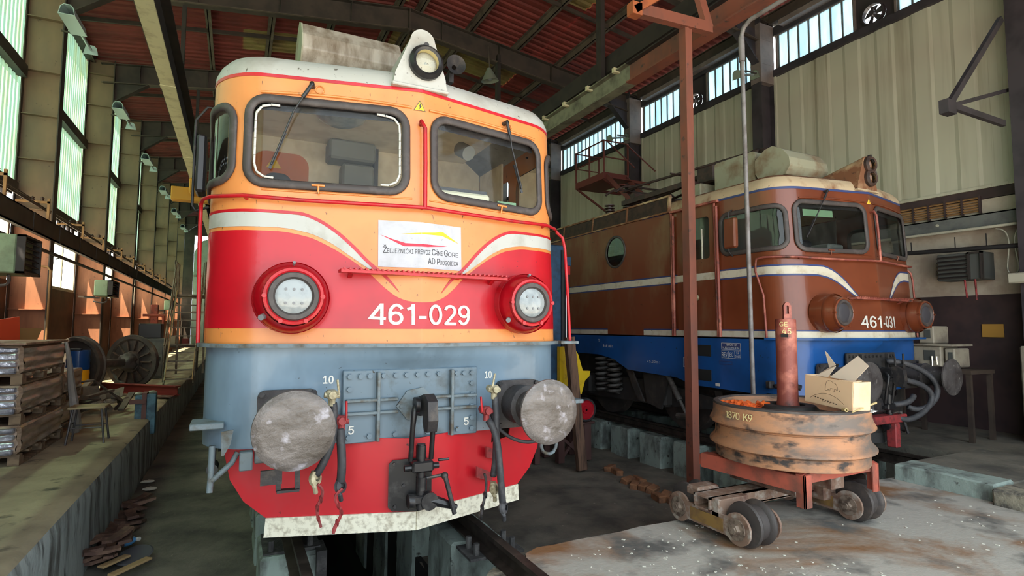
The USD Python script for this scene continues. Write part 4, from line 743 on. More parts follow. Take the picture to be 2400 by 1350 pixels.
    if not one: cut = [rrect(sg*s_of_y(1.72)-.17, sg*s_of_y(1.72)+.17, z, z+.12, .03) for sg in (-1, 1) for z in (1.30, .95)]
    sp = Polygon(lowp+[(SE, 1.54), (-SE, 1.54)]); sp = sp.difference(shapely.union_all(cut)) if cut else sp
    part(T, 'skirt', patch(sp.intersection(sbox(-SF, 0, SF, 2)), skirt, 0, .05, .03), skirtm, 40); part(T, 'side_skirt', [patch(sp.intersection(sbox(a, 0, b, 2)), skirt, 0, .2, .06) for a, b in ((SF, SE), (-SE, -SF))], skirtm, 40)
    part(T, 'underframe', [bx(-1.3, 1.3, .85, 19, 1.2, 1.5), bx(-1.0, 1.0, 1.5, 18, .75, 1.2), bx(-1.3, 1.3, .85, 2.6, .95, 1.3), bx(-.9, .9, .26, .9, .9, 1.3)], 'underframe_black', False)
    # buffers
    for sg in (-1, 1):
        bf = holder(T, 'buffer'); x, zc = sg*.875, 1.06
        part(bf, 'base_plate', prism(rrect(x-.19, x+.19, zc-.19, zc+.19, .05), .03, (0, .21, 0), (1, 0, 0), (0, 0, 1)), 'buffer_sleeve', 40)
        part(bf, 'sleeve', lathe([(.155, .22), (.155, .0), (.165, -.005), (.165, -.02), (.13, -.03), (.13, -.30)], (x, 0, zc), (0, 1, 0), 28), 'buffer_sleeve', 40)
        part(bf, 'head', lathe([(.12, -.25), (.16, -.295), (.228, -.305), (.238, -.312), (.236, -.328), (.21, -.340), (.19, -.3445), (.186, -.3435), (.15, -.3478), (.146, -.3468), (.10, -.351), (.096, -.350), (.06, -.3525), (.001, -.354)], (x, 0, zc), (0, 1, 0), 44), 'buffer_face' if one else 'buffer_sleeve', 30)
        part(bf, 'bolts', [bolt((x+dx, .18, zc+dz), (0, -1, 0), .02, .02) for dx in (-.165, .165) for dz in (-.165, .165)], 'dark_steel')
    # coupler plate
    cp = part(T, 'coupler_plate', [bx(-.52, .505, .165, .195, .855, 1.368, .006)], 'coupler_plate_paint' if one else 'underframe_black')
    pm = 'coupler_plate_paint' if one else 'underframe_black'
    part(cp, 'wing_plate', prism([(.50, 1.36), (.69, 1.20), (.73, 1.10), (.73, .98), (.62, .97), (.50, .86)], .02, (0, .205, 0), (1, .10, 0), (0, 0, 1)), pm, False); part(cp, 'wing_plate', prism([(-.51, 1.36), (-.66, 1.21), (-.70, 1.10), (-.70, .98), (-.6, .97), (-.51, .86)][::-1], .02, (0, .205, 0), (1, -.10, 0), (0, 0, 1)), pm, False)
    rm = 'rib_paint' if one else 'underframe_black'
    for x in (-.275, .285): part(cp, 'vertical_rib', bx(x-.012, x+.012, .115, .17, .862, 1.355, .004), rm)
    for x0, x1 in ((-.50, -.13), (.135, .49)):
        for z in (1.155, 1.065): part(cp, 'cross_rib', bx(x0, x1, .12, .17, z-.011, z+.011, .008), rm)
    for x, z in [(x, 1.325) for x in (-.475, -.40, -.335, -.235, -.145, -.065, .02, .10, .185, .33, .39, .455)]+[(-.475, 1.235), (.455, 1.245), (.455, 1.16), (.455, 1.07), (.455, .98), (.455, .90), (-.475, .90), (-.33, .90), (-.145, .90), (.34, .90), (.10, .90)]:
        part(cp, 'bolt', [bolt((x, .166, z), (0, -1, 0), .019, .022), bolt((x, .166, z), (0, -1, 0), .025, .005)], pm, False)
    # hook and screw coupling
    hk = holder(T, 'screw_coupling')
    part(hk, 'hook_plate', [prism([(-.14, 1.10), (-.06, 1.21), (.06, 1.23), (.15, 1.14), (.13, 1.06), (.03, .99), (-.06, 1.0)], .02, (0, .165, 0), (1, 0, 0), (0, 0, 1)), bolt((-.105, .146, 1.10), (0, -1, 0)), bolt((.115, .146, 1.12), (0, -1, 0))], 'rib_paint' if one else 'dark_steel', False)
    hook = Polygon([(.17, 1.14), (.0, 1.17), (-.12, 1.20), (-.20, 1.16), (-.215, 1.04), (-.19, .97), (-.13, .97), (-.10, 1.02), (-.11, 1.09), (-.03, 1.06), (.17, 1.04)]).buffer(.012)
    part(hk, 'hook', prism(hook, .07, (-.035+.02, 0, 0), (0, 1, 0), (0, 0, 1)), 'dark_steel', 40)
    for sx in (-1, 1): part(hk, 'shackle', tube([(sx*.045-.005, -.03, 1.13), (sx*.065-.005, -.07, 1.08), (sx*.075, -.05, .95), (sx*.075, -.02, .74)], [.02, .022, .018, .018], 8), 'black_greasy', True); part(hk, 'shackle_eye', cyl((sx*.05-.012, -.05, 1.13), (sx*.05+.018, -.05, 1.13), .055, 14), 'black_greasy')
    part(hk, 'shackle_nut', [bx(-.07, .085, -.06, .02, .655, .735, .012), cyl((-.12, -.02, .69), (.13, -.02, .69), .022, 10), cyl((.13, -.02, .725), (.21, -.02, .725), .01, 8)], 'black_greasy')
    part(hk, 'screw', [cyl((.0, -.02, .40), (.0, -.02, .85), .030, 14), cyl((0, -.02, .75), (0, -.02, .84), .036, 14), cyl((.005, -.02, .62), (.005, -.02, .53), .038, 14)], 'black_greasy')
    part(hk, 'tommy_bar', [cyl((.04, -.03, .61), (.17, -.05, .625), .012, 8), cyl((.165, -.07, .62), (.225, -.11, .36), .017, 10), trimesh.creation.icosphere(2, .026).apply_translation((.165, -.06, .62))], 'dark_steel')
    part(hk, 'lower_nut', [bx(-.06, .06, -.06, .02, .44, .50, .01), cyl((.055, -.07, .455), (.055, -.02, .455), .062, 16), cyl((-.09, -.02, .46), (-.05, -.02, .46), .05, 12), tube([(.06, -.03, .46), (.15, -.05, .43), (.26, -.05, .385)], [.04, .034, .02], 8)], 'black_greasy')
    # plough
    yp = lambda x: .08+.318*abs(x)
    for sg in (-1, 1):
        X = np.array([sg, .318, 0]); h = .012 if sg > 0 else -.012
        pol = Polygon([(0, .87), (1.22, .91), (1.25, .80), (1.21, .62), (1.12, .47), (.976, .352), (0, .352)])
        if sg > 0: pol = pol.difference(Polygon([(.70, .87), (.69, .74), (.88, .77), (.90, .87)]))
        part(T, 'snowplough_blade', prism(pol, -h, (0, .08, 0), X, (0, 0, 1)), 'plow_red' if one else 'underframe_black', False)
        part(T, 'plough_edge', prism([(0, .355), (.976, .355), (.985, .225), (0, .225)], h*1.0, (0, .08-.0, 0), X, (0, 0, 1)) if sg > 0 else prism([(0, .355), (.976, .355), (.985, .225), (0, .225)], h, (0, .08, 0), X, (0, 0, 1)), 'plow_white' if one else 'underframe_black', False)
    if one:
        bp = part(T, 'cover_plate', prism(Polygon([(.0, .74), (.17, .725), (.195, .70), (.195, .40), (.165, .37), (.0, .365)]), -.012, (0, .055, 0), (-1, .318, 0), (0, 0, 1)), 'black_greasy', False)
        part(T, 'cover_plate', prism(Polygon([(.0, .74), (.11, .72), (.11, .37), (.0, .365)]), .012, (0, .055, 0), (1, .318, 0), (0, 0, 1)), 'black_greasy', False)
        for x, z in ((-.165, .70), (-.05, .71), (-.10, .55), (-.155, .405), (-.06, .405)): part(bp, 'bolt', bolt((x, .04+.318*abs(x), z), (0, -1, 0), .013, .012), 'dark_steel', False)
        for (a, b) in (((.50, .60), (.66, .48)), ((.60, .735), (.76, .625))): part(T, 'hose_bracket', prism([(a[0], a[1]), (b[0], b[1]+.04), (b[0], b[1]-.03), (a[0], a[1]-.085)], .012, (0, -.06, 0), (1, .45, 0), (0, 0, 1)), 'faded_red', False)
        part(T, 'side_bracket', [bx(x0, x1, .16, .24, z0, z1, .006) for x0, x1, z0, z1 in ((-1.16, -1.08, .74, .86), (-1.07, -1.0, .78, .86))], 'rib_paint')
        # grab loop, steps and lamp irons on the left
        gl = L(495, 1045, Y=.35), L(492, 1150, Y=.35)
        part(T, 'shunter_handle', [tube([L(497, 1045, Y=.30), L(495, 1100, Y=.30), L(491, 1155, Y=.28)], .020, 10), tube([L(557, 1060, Y=.30), L(543, 1085, Y=.29), L(496, 1128, Y=.28)], .018, 10)], 'rib_paint', True)
        ft = L(487, 992, Y=.42); part(T, 'foot_step', [bx(ft[0]-.10, ft[0]+.10, ft[1]-.16, ft[1]+.1, ft[2]-.02, ft[2]+.02, .006)], 'rib_paint'); part(T, 'lamp_iron', prism([(0, 0), (.07, .01), (.055, -.08), (.02, -.15), (.005, -.15)], .02, L(519, 1012, Y=.18), (1, 0, 0), (0, 0, 1)), 'rib_paint', False)
        fr = L(1350, 938, Y=.55); part(T, 'foot_step', bx(1.34, fr[0]+.02, fr[1]-.1, fr[1]+.1, fr[2]-.015, fr[2]+.02, .004), 'rib_paint')
        part(T, 'buffer_step', [bar(L(652, 1085, Y=-.05), L(652, 1152, Y=-.05), .012, .03), bar(L(697, 1083, Y=-.05), L(697, 1148, Y=-.05), .012, .03), bar(L(648, 1152, Y=-.05), L(701, 1147, Y=-.05), .05, .015), bx(*np.sort([L(650, 0, Y=-.05)[0], L(698, 0, Y=-.05)[0]]), -.06, -.04, L(0, 1122, Y=-.05)[2]*0+.69, .78)], 'dark_steel', False)
        # air hoses and cocks
        yh = .02
        c = [L(1158, 912, Y=yh), L(1140, 962, Y=yh), L(778, 925, Y=yh), L(800, 985, Y=yh)]
        for q, m, ln_ in ((c[0], 'brass_cream', [(1155, 905), (1160, 875)]), (c[1], 'faded_red', [(1130, 965), (1127, 930)]), (c[2], 'brass_cream', [(795, 925), (791, 890)]), (c[3], 'faded_red', [(812, 985), (812, 940)])):
            ck = part(T, 'air_cock', [bx(q[0]-.035, q[0]+.035, q[1]-.03, q[1]+.06, q[2]-.03, q[2]+.03, .012), cyl(q+[0, .1, 0], q+[0, -.05, 0], .026, 10), cyl(q+[-.05, 0, 0], q+[.05, 0, -.01], .018, 8), cyl(q+[0, 0, -.03], q+[0, 0, -.075], .024, 10)], m)
            part(ck, 'cock_lever', tube([L(*ln_[0], Y=yh-.06), L(*ln_[1], Y=yh-.06)], .008, 6), 'brass_cream' if m == 'brass_cream' else 'red_rail_paint', True)
        hose(T, [L(1160, 930, Y=yh), L(1163, 975, Y=yh-.02), L(1163, 1040, Y=yh-.04), L(1160, 1090, Y=yh-.04), L(1156, 1115, Y=yh-.02)], .026); hose(T, [L(1145, 985, Y=yh-.01), L(1160, 1015, Y=yh-.06), L(1169, 1070, Y=yh-.1), L(1174, 1130, Y=yh-.1), L(1178, 1178, Y=yh-.08)], .027)
        hose(T, [L(781, 945, Y=yh), L(783, 985, Y=yh-.0), L(778, 1030, Y=yh-.02), L(760, 1080, Y=yh-.02), L(742, 1112, Y=yh)], .026); hose(T, [L(797, 1005, Y=yh), L(800, 1050, Y=yh-.02), L(801, 1095, Y=yh-.02), L(798, 1130, Y=yh)], .029)
        for q, m in ((L(1178, 1190, Y=yh-.08), 'hose_rubber'), (L(737, 1122, Y=yh), 'brass_cream'), (L(1156, 1145, Y=yh-.02), 'brass_cream'), (L(796, 1140, Y=yh), 'hose_rubber')):
            part(T, 'hose_coupling', [lathe([(.02, .03), (.045, .02), (.05, 0), (.03, -.02), (.01, -.02)], q, (.6, -.8, .2), 14), cyl(q, q+[0, 0, .05], .024, 10), tube([q+[-.02, 0, -.0], q+[.0, -.03, -.05], q+[.01, -.01, -.09]], .015, 8)], m, 40)
        for pts in ([(744, 1135), (752, 1170), (744, 1190), (746, 1215), (752, 1235)], [(803, 1145), (793, 1185), (800, 1200), (790, 1225), (781, 1250)], [(1135, 1110), (1137, 1160), (1130, 1190), (1126, 1210)]):
            P = [L(x, y, Y=-.12) for x, y in pts]; part(T, 'chain', [tube(spline(P, 16), .010, 6)]+[lathe([(.014, -.008), (.026, 0), (.014, .008), (.006, 0)], p, (1, .2, .1), 10, True) for p in P[1:4]]+[bar(P[-2], P[-1], .024, .014)], 'faded_red' if pts[0][0] < 1000 else 'dark_steel', 40)
        for tx, h, (x, y), w in (('10', .052, (757, 899), .07), ('10', .052, (1136, 886), .06), ('5', .055, (816, 1018), .04), ('5', .055, (1087, 996), .04)):
            p = L(x, y, Y=.16); m = meshkit.text_mesh(tx, h, .002, bold=True); b = m.bounds; m.apply_scale((w/(b[1, 0]-b[0, 0]), 1, 1)); m.apply_translation((-m.bounds[0, 0], 0, 0)); part(T, 'pressure_mark', tm(np.c_[p[0]+m.vertices[:, 0], p[1]-m.vertices[:, 2]-(.0 if tx == '5' else .0), p[2]+m.vertices[:, 1]], m.faces), 'print_white', False, 'white stencilled number %s' % tx)
        part(T, 'jumper_cable', tube(spline([(.62, .15, 1.02), (.70, .12, .86), (.95, .1, .76), (1.1, .2, .80)], 16), .014, 8), 'hose_rubber', True)
    else:
        for pts in ([(.2, .1, 1.25), (.55, -.12, 1.15), (.72, -.22, .92), (.6, -.2, .72), (.35, -.05, .68)], [(.15, .1, 1.02), (.42, -.15, .98), (.62, -.2, .82), (.45, -.18, .62), (.1, -.05, .58)], [(.05, .1, .72), (.2, -.1, .74), (.4, -.1, .82)]): hose(T, pts, .035)
        part(T, 'air_cock', [cyl((.1, .1, 1.15), (.1, -.08, 1.15), .035, 10), cyl((.1, -.06, 1.15), (.1, -.06, 1.32), .012, 8), cyl((.3, .1, 1.2), (.3, -.06, 1.2), .03, 10), cyl((.3, -.05, 1.2), (.3, -.05, 1.36), .012, 8)], 'dark_steel'); part(T, 'red_end_beam', [bx(-.55, .25, -.1, .05, .50, .60, .01), bx(-.05, .05, -.12, .0, .2, .5, .01)], 'faded_red')
        part(T, 'lamp_bracket', [bx(-.3, -.05, .0, .15, .62, .8, .02)], 'dark_steel')
    # side details
    for sg in ((-1,) if not one else ()):
        Y2 = lambda y: s_of_y(y)
        d = holder(T, 'cab_door')
        part(d, 'door_leaf', patch(sbox(-Y2(2.15), 1.57, -Y2(1.38), 3.46).difference(rrect(-Y2(1.84), -Y2(1.50), 2.68, 3.29, .05)), body, -.0+.006, .1, .04), 'brown_side_paint', False)
        part(d, 'door_window', patch(rrect(-Y2(1.85), -Y2(1.49), 2.67, 3.30, .05), body, -.006, .1, .04), 'dark_glass', False); part(d, 'window_bar', bar(body(-Y2(1.64), 2.68, .008), body(-Y2(1.64), 3.12, .008), .012, .02), 'cream_stripe', False)
        for y in (1.33, 2.20): part(d, 'door_post', [tube([body(-Y2(y), 1.56, .035), body(-Y2(y), 3.40, .035)], .022, 8), tube([body(-Y2(y+.05), 1.56, .02), body(-Y2(y+.05), 3.45, .02)], .018, 8)], 'axle_red', True)
        part(d, 'door_head', bar(body(-Y2(1.30), 3.47, .03), body(-Y2(2.25), 3.47, .03), .05, .03), 'axle_red', False); part(d, 'door_knob', lathe([(.001, -.03), (.04, -.02), (.045, 0), (.02, .02)], body(-Y2(1.75), 2.12, .02), (1, 0, 0), 12), 'brass_cream', True)
        part(d, 'door_stripe', patch(sbox(-Y2(2.15), 2.372, -Y2(1.38), 2.474), body, .009, .1, .05), 'cream_stripe', False); part(d, 'door_stripe', patch(sbox(-Y2(2.15), 1.57, -Y2(1.38), 1.645), body, .009, .1, .05), 'cream_stripe', False)
        ph = shapely.Point(-Y2(3.66), 3.02).buffer(.27); pw = part(T, 'porthole', patch(ph, body, -.004, .1, .03), 'dark_glass', True); part(pw, 'rubber_seal', gasket(ph, body, .022, .006), 'gasket_rubber', True)
        for i in range(9):
            y0_ = 2.30+i*1.03
            part(T, 'roof_grille', [prism([(y0_+.03, 3.50), (y0_+1.0, 3.50), (y0_+1.0, 3.72), (y0_+.03, 3.72)], .015, (-1.50-.14*3.5, 0, 0), (0, 1, 0), (.14, 0, 1))], 'grille_dark', False)
            part(T, 'grille_frame', [bar((-1.485, y0_, 3.47), (-1.45, y0_, 3.75), .03, .05)], 'roof_rust', False)
        part(T, 'grille_frame', [bar((-1.49, 2.28, 3.485), (-1.49, 11.6, 3.485), .03, .025), bar((-1.455, 2.28, 3.745), (-1.455, 11.6, 3.745), .03, .03)], 'roof_rust', False)
        # vents, plates on the skirt
        for z in (1.30, .95): part(T, 'step_recess_shade', [bx(-1.43, -1.20, 1.55, 1.89, z-.02, z+.14)], 'pit_black', False)  # solid black blocks stand in for the shade inside the step openings
        def sk(y, z, off=.004): return skirt(-Y2(y), z, off)
        def plate(y0_, y1_, z0_, z1_, m, off=.004): return patch(sbox(-Y2(y1_), z0_, -Y2(y0_), z1_), skirt, off, .1, .05)
        dp = part(T, 'revision_plate', [plate(1.02, 1.34, 1.42, 1.48, 0), plate(1.02, 1.34, 1.41, 1.415, 0)], 'blue_line', False)
        def frame(y0_, y1_, z0_, z1_, t=.005): return patch(sbox(-Y2(y1_), z0_, -Y2(y0_), z1_).difference(sbox(-Y2(y1_)+t, z0_+t, -Y2(y0_)-t, z1_-t)), skirt, .006, .05, .02)
        tx = lambda s, h, y0_, y1_, z: lay_text(s, h, -Y2(y1_), -Y2(y0_), z, skirt, .006, .001)
        part(dp, 'plate_frames', [frame(1.02, 1.34, 1.385, 1.48), frame(1.02, 1.34, 1.27, 1.375), frame(1.22, 1.34, 1.27, 1.375), frame(1.02, 1.12, 1.27, 1.375)], 'print_white', False)
        part(dp, 'plate_lettering', [tx('REMONT LK', .03, 1.08, 1.26, 1.44), tx('VL.BIJELO POLJE SA', .026, 1.04, 1.32, 1.40), tx('REV', .055, 1.24, 1.33, 1.295), tx('BG', .055, 1.14, 1.20, 1.295), tx('12', .03, 1.05, 1.09, 1.335), tx('2013', .03, 1.03, 1.11, 1.285)], 'print_white', False)
        part(T, 'number_mark', [frame(1.93, 2.06, 1.10, 1.24), tx('1', .09, 1.975, 2.01, 1.125)], 'print_white', False, 'framed white figure 1'); part(T, 'maker_plate', [frame(1.16, 1.38, 1.18, 1.23, .008)], 'blue_line', False); part(T, 'white_label', plate(1.38, 1.46, .875, .915, 0), 'print_white', False)
        part(T, 'skirt_lettering', [tx('‹ 5.20m ›', .04, 2.55, 2.85, 1.12), tx('R+E 80 t', .045, 3.75, 4.05, 1.33), tx('T', .05, 4.15, 4.2, 1.42)], 'print_white', False)
        part(T, 'jumper_socket', [bx(-1.47, -1.38, .55, .62, .93, 1.02, .01), cyl((-1.40, .52, .96), (-1.40, .30, .97), .03, 10), cyl((-1.36, .42, 1.0), (-1.30, .25, .96), .035, 10)], 'dark_steel')
    # bogies
    for y0_ in (2.6, 12.2):
        bg = holder(T, 'bogie')
        part(bg, 'frame', [prism([(y0_-.9, .66), (y0_+.5, .80), (y0_+2.6, .80), (y0_+3.6, .55), (y0_+5.3, .66), (y0_+5.3, .50), (y0_+3.4, .36), (y0_+.1, .42), (y0_-.9, .50)], .12, (sg*1.12-.06, 0, 0), (0, 1, 0), (0, 0, 1)) for sg in (-1, 1)], 'underframe_black', False)
        for sg in (-1, 1):
            for y in (y0_+1.35, y0_+1.72, y0_+3.0):
                part(bg, 'spring', helix((sg*1.30, y, .50), .12, .66, 7, .028), 'spring_grey', True)
            part(bg, 'damper', [cyl((sg*1.36, y0_-.05, 1.0), (sg*1.36, y0_-.35, .58), .045, 12), cyl((sg*1.36, y0_-.35, .58), (sg*1.36, y0_-.5, .36), .025, 10), cyl((sg*1.36, y0_-.62, .36), (sg*1.36, y0_-.3, .34), .05, 10)], 'spring_grey')
            part(bg, 'axle_box', [bx(sg*1.22-.1, sg*1.22+.1, y-.18, y+.18, .42, .80, .04) for y in (y0_+.2, y0_+2.3, y0_+4.4)], 'underframe_black')
            part(bg, 'link_plate', [prism([(y0_-.1, .95), (y0_+.55, .95), (y0_+.45, .45), (y0_+.1, .38)], .03, (sg*1.33, 0, 0), (0, 1, 0), (0, 0, 1)), prism([(y0_+.9, 1.1), (y0_+1.05, 1.1), (y0_+.65, .46), (y0_+.5, .46)], .03, (sg*1.35, 0, 0), (0, 1, 0), (0, 0, 1))], 'underframe_black', False)
        for y in (y0_+.2, y0_+2.3, y0_+4.4):
            w = part(bg, 'wheelset', [lathe([(.08, -.70), (.62, -.70), (.625, -.64), (.655, -.60), (.655, -.57), (.60, -.56), (.3, -.60), (.1, -.55)], (0, y, .625), (s_, 0, 0), 32) for s_ in (1, -1)]+[cyl((-.75, y, .625), (.75, y, .625), .09, 12)], 'wheel_dark', 40)
    return T

LOCO1 = make_loco('electric_locomotive', 'orange and red electric locomotive with running number 461-029 facing the camera', (1.21, 3.90, 0), 1)
LOCO2 = make_loco('electric_locomotive', 'brown and blue electric locomotive with running number 461-031 on the right-hand track', (7.47, 4.28, 0), 2)
# pantograph of the brown locomotive
X0 = 7.47; PG = holder(LOCO2, 'pantograph')
loc2 = lambda x, y, **k: at(x, y, **k)-np.array([7.47, 4.28, 0])
for y in (2.7, 4.4):
    for x in (-.62, .62): part(PG, 'insulator', lathe([(r_, h_) for q in range(6) for r_, h_ in ((.05, q*.055), (.095, q*.055+.012), (.095, q*.055+.025), (.05, q*.055+.04))], (x, y, 3.76), (0, 0, 1), 14), 'insulator', 40)
part(PG, 'base_frame', [bar((-.66, 2.6, 4.14), (-.66, 4.5, 4.14), .07, .09), bar((.66, 2.6, 4.14), (.66, 4.5, 4.14), .07, .09), bar((-.66, 2.7, 4.14), (.66, 2.7, 4.14), .06, .08), bar((-.66, 4.4, 4.14), (.66, 4.4, 4.14), .06, .08), bx(-.45, .35, 2.35, 2.75, 4.12, 4.42, .03), cyl((-.7, 4.15, 4.22), (.7, 4.15, 4.22), .07, 10)], 'panto_dark')
part(PG, 'lower_arm', [tube([(-.15, 4.2, 4.24), (-.1, 1.75, 4.50)], .055, 10), tube([(.15, 4.1, 4.20), (.1, 1.8, 4.44)], .025, 8)], 'panto_dark', True)
part(PG, 'upper_arm', [tube([(sx*.08, 1.75, 4.52), (sx*.42, 4.6, 4.50)], .025, 8) for sx in (-1, 1)]+[tube([(-.42, 3.4, 4.51), (.42, 3.4, 4.51)], .018, 8), tube([(-.1, 1.6, 4.46), (.1, 1.9, 4.54)], .07, 8)], 'panto_dark', True)
part(PG, 'collector_bow', [tube(spline([(-.78, 4.55, 4.38), (-.6, 4.55, 4.50), (0, 4.55, 4.53), (.6, 4.55, 4.50), (.78, 4.55, 4.38)], 20), .022, 8), tube(spline([(-.78, 4.9, 4.38), (-.6, 4.9, 4.50), (0, 4.9, 4.53), (.6, 4.9, 4.50), (.78, 4.9, 4.38)], 20), .022, 8), bar((-.3, 4.5, 4.5), (-.3, 4.95, 4.5), .03, .02), bar((.3, 4.5, 4.5), (.3, 4.95, 4.5), .03, .02)], 'panto_dark', True)
part(LOCO2, 'roof_insulator', [lathe([(r_, h_) for q in range(6) for r_, h_ in ((.05, q*.055), (.10, q*.055+.012), (.10, q*.055+.025), (.05, q*.055+.04))], (-1.02, y, 3.76), (0, 0, 1), 14) for y in (4.45,)], 'insulator', 40)
part(LOCO2, 'roof_equipment', [cyl((-.9, 8.0, 3.98), (-.9, 9.6, 3.98), .12, 14), cyl((-.9, 8.0, 3.98), (-.9, 7.8, 4.05), .07, 12)]+[lathe([(r_, h_) for q in range(4) for r_, h_ in ((.05, q*.055), (.10, q*.055+.012), (.10, q*.055+.025), (.05, q*.055+.04))], (-.9, y, 3.76), (0, 0, 1), 12) for y in (8.2, 9.4)], 'panto_dark', 40)
# ---------------------------------------------------------------- right foreground: wheelset on its trolley, box, posts
ZS = -.06
CX, CY = 4.58, 3.50
T = thing('shop_trolley', 'low red steel trolley on small flanged wheels under the upright wheelset', 'trolley', (CX, CY, ZS))
w = lambda *p: np.array(p)-np.array([CX, CY, ZS])
def wb(x0, x1, y0_, y1_, z0_, z1_, b=.006): return bx(x0-CX, x1-CX, y0_-CY, y1_-CY, z0_-ZS, z1_-ZS, b)
part(T, 'side_beam', [bar(w(4.02, 4.02, .43), w(4.13, 3.03, .42), .015, .13), bar(w(4.06, 4.02, .49), w(4.17, 3.03, .48), .08, .015), bar(w(4.06, 4.02, .37), w(4.17, 3.03, .36), .06, .012)], 'trolley_red', False)
part(T, 'side_beam', [bar(w(5.10, 4.02, .43), w(5.10, 3.03, .45), .015, .10), bar(w(5.06, 4.02, .48), w(5.06, 3.03, .50), .08, .012)], 'trolley_red', False)
part(T, 'front_beam', [bar(w(4.15, 3.05, .465), w(5.10, 3.05, .475), .015, .075), bar(w(4.15, 3.09, .50), w(5.10, 3.09, .51), .07, .012)], 'trolley_red', False)
part(T, 'rear_beam', bar(w(4.02, 4.02, .43), w(5.10, 4.02, .45), .06, .10), 'trolley_red', False)
part(T, 'corner_leg', [wb(4.12, 4.14, 3.02, 3.10, .24, .50, .002), wb(4.12, 4.21, 3.02, 3.035, .24, .50, .002)], 'trolley_red', False)
part(T, 'corner_leg', [wb(5.02, 5.10, 3.02, 3.035, .26, .50, .002), wb(5.09, 5.105, 3.02, 3.12, .26, .50, .002)], 'trolley_red', False)
part(T, 'cross_tube', [wb(3.58, 5.3, 3.50, 3.515, .16, .27, 0), wb(3.58, 5.3, 3.665, 3.68, .16, .27, 0), wb(3.58, 5.3, 3.50, 3.68, .255, .27, 0), wb(3.58, 5.3, 3.50, 3.68, .155, .17, 0)], 'trolley_worn', False)
part(T, 'bearer', [wb(4.1, 5.05, 3.28, 3.36, .40, .51), wb(4.1, 5.05, 3.70, 3.78, .40, .51), wb(4.25, 4.45, 3.2, 3.9, .27, .42), wb(4.72, 4.9, 3.2, 3.9, .27, .42)], 'trolley_worn')
part(T, 'hanger_block', [wb(3.60, 3.95, 3.42, 3.50, .10, .27), wb(3.66, 3.92, 3.70, 3.86, .20, .29, .02), wb(4.9, 5.2, 3.4, 3.52, .1, .30)], 'trolley_worn')
for nm, xs in (('left', (3.60, 3.94)), ('right', (5.0, 5.34))):
    for x in xs:
        pl = Polygon([(3.24, .09), (3.86, .09)]).buffer(.01) if False else shapely.union_all([shapely.LineString([(3.24, .09), (3.88, .09)]).buffer(.075), shapely.Point(3.24, .095).buffer(.125), shapely.Point(3.88, .095).buffer(.125)])
        bp = part(T, 'bogie_plate', prism([(a-CY, b-ZS) for a, b in pl.exterior.coords], .022, (x-CX, 0, 0), (0, 1, 0), (0, 0, 1)), 'trolley_worn', 40)
        part(bp, 'ochre_panel', prism([(3.38-CY, .035-ZS), (3.74-CY, .035-ZS), (3.74-CY, .135-ZS), (3.38-CY, .135-ZS)], .006, (x-.006-CX, 0, 0), (0, 1, 0), (0, 0, 1)), 'bogie_ochre', False)
        for y in (3.24, 3.88):
            part(bp, 'axle_nut', [cyl(w(x-.004, y, .095), w(x-.012, y, .095), .085, 20), cyl(w(x, y, .095), w(x-.045, y, .095), .045, 6), cyl(w(x-.045, y, .095), w(x-.055, y, .095), .03, 6)], 'bolt_steel', False)
    for y in (3.24, 3.88):
        xm = xs[0]+.16
        part(T, 'trolley_wheel', lathe([(.03, -.10), (.11, -.10), (.17, -.09), (.178, -.07), (.165, -.05), (.145, -.04), (.14, .05), (.165, .06), (.178, .08), (.17, .10), (.11, .11), (.03, .11)], w(xm, y, .12), (1, 0, 0), 30), 'wheel_dark', 40)
WS = thing('wheelset', 'rusty wheelset standing upright on the red trolley with its axle pointing up', 'wheelset', (CX, CY, .515))
q = lambda l: [(r, z-.515) for r, z in l]
part(WS, 'upper_wheel', lathe(q([(.60, .795), (.634, .80), (.640, .812), (.668, .818), (.682, .828), (.683, .842), (.676, .855), (.662, .88), (.652, .92), (.650, .985), (.645, 1.0), (.60, 1.005), (.585, .99), (.57, .93), (.52, .89), (.42, .87), (.30, .875)]), (0, 0, 0), (0, 0, 1), 72), 'wheel_rust', 40)
part(WS, 'lower_wheel', lathe(q([(.3, .53), (.60, .515), (.630, .517), (.635, .525), (.635, .615), (.642, .622), (.672, .628), (.686, .638), (.687, .650), (.680, .663), (.660, .685), (.642, .705), (.636, .725), (.634, .798), (.61, .802)]), (0, 0, 0), (0, 0, 1), 72), 'wheel_rust', 40)
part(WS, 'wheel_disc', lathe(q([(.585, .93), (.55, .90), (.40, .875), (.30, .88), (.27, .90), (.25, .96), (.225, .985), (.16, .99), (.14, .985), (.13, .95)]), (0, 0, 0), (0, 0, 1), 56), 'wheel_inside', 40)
part(WS, 'tyre_ring', lathe(q([(.586, .99), (.60, 1.006), (.645, 1.001), (.652, .985), (.645, .98)]), (0, 0, .001), (0, 0, 1), 72), 'wheel_dark', 40)
part(WS, 'axle', lathe(q([(.10, .6), (.098, .97), (.092, 1.02), (.089, 1.05), (.089, 1.755), (.083, 1.768), (.03, 1.768), (.001, 1.768)]), (0, 0, 0), (0, 0, 1), 32), 'axle_red', 40)
lug = shapely.union_all([sbox(-.035, 0, .035, .13), shapely.Point(0, .13).buffer(.028)]).difference(shapely.union_all([shapely.Point(0, .115).buffer(.012), sbox(-.012, .05, .012, .115)]))
vd = np.array([.447, .895, 0]); vr = np.array([.895, -.447, 0])
part(WS, 'lifting_eye', prism(lug, .03, np.array([0, 0, 1.765-.515])-vd*.015, vr, (0, 0, 1)), 'axle_red', False)
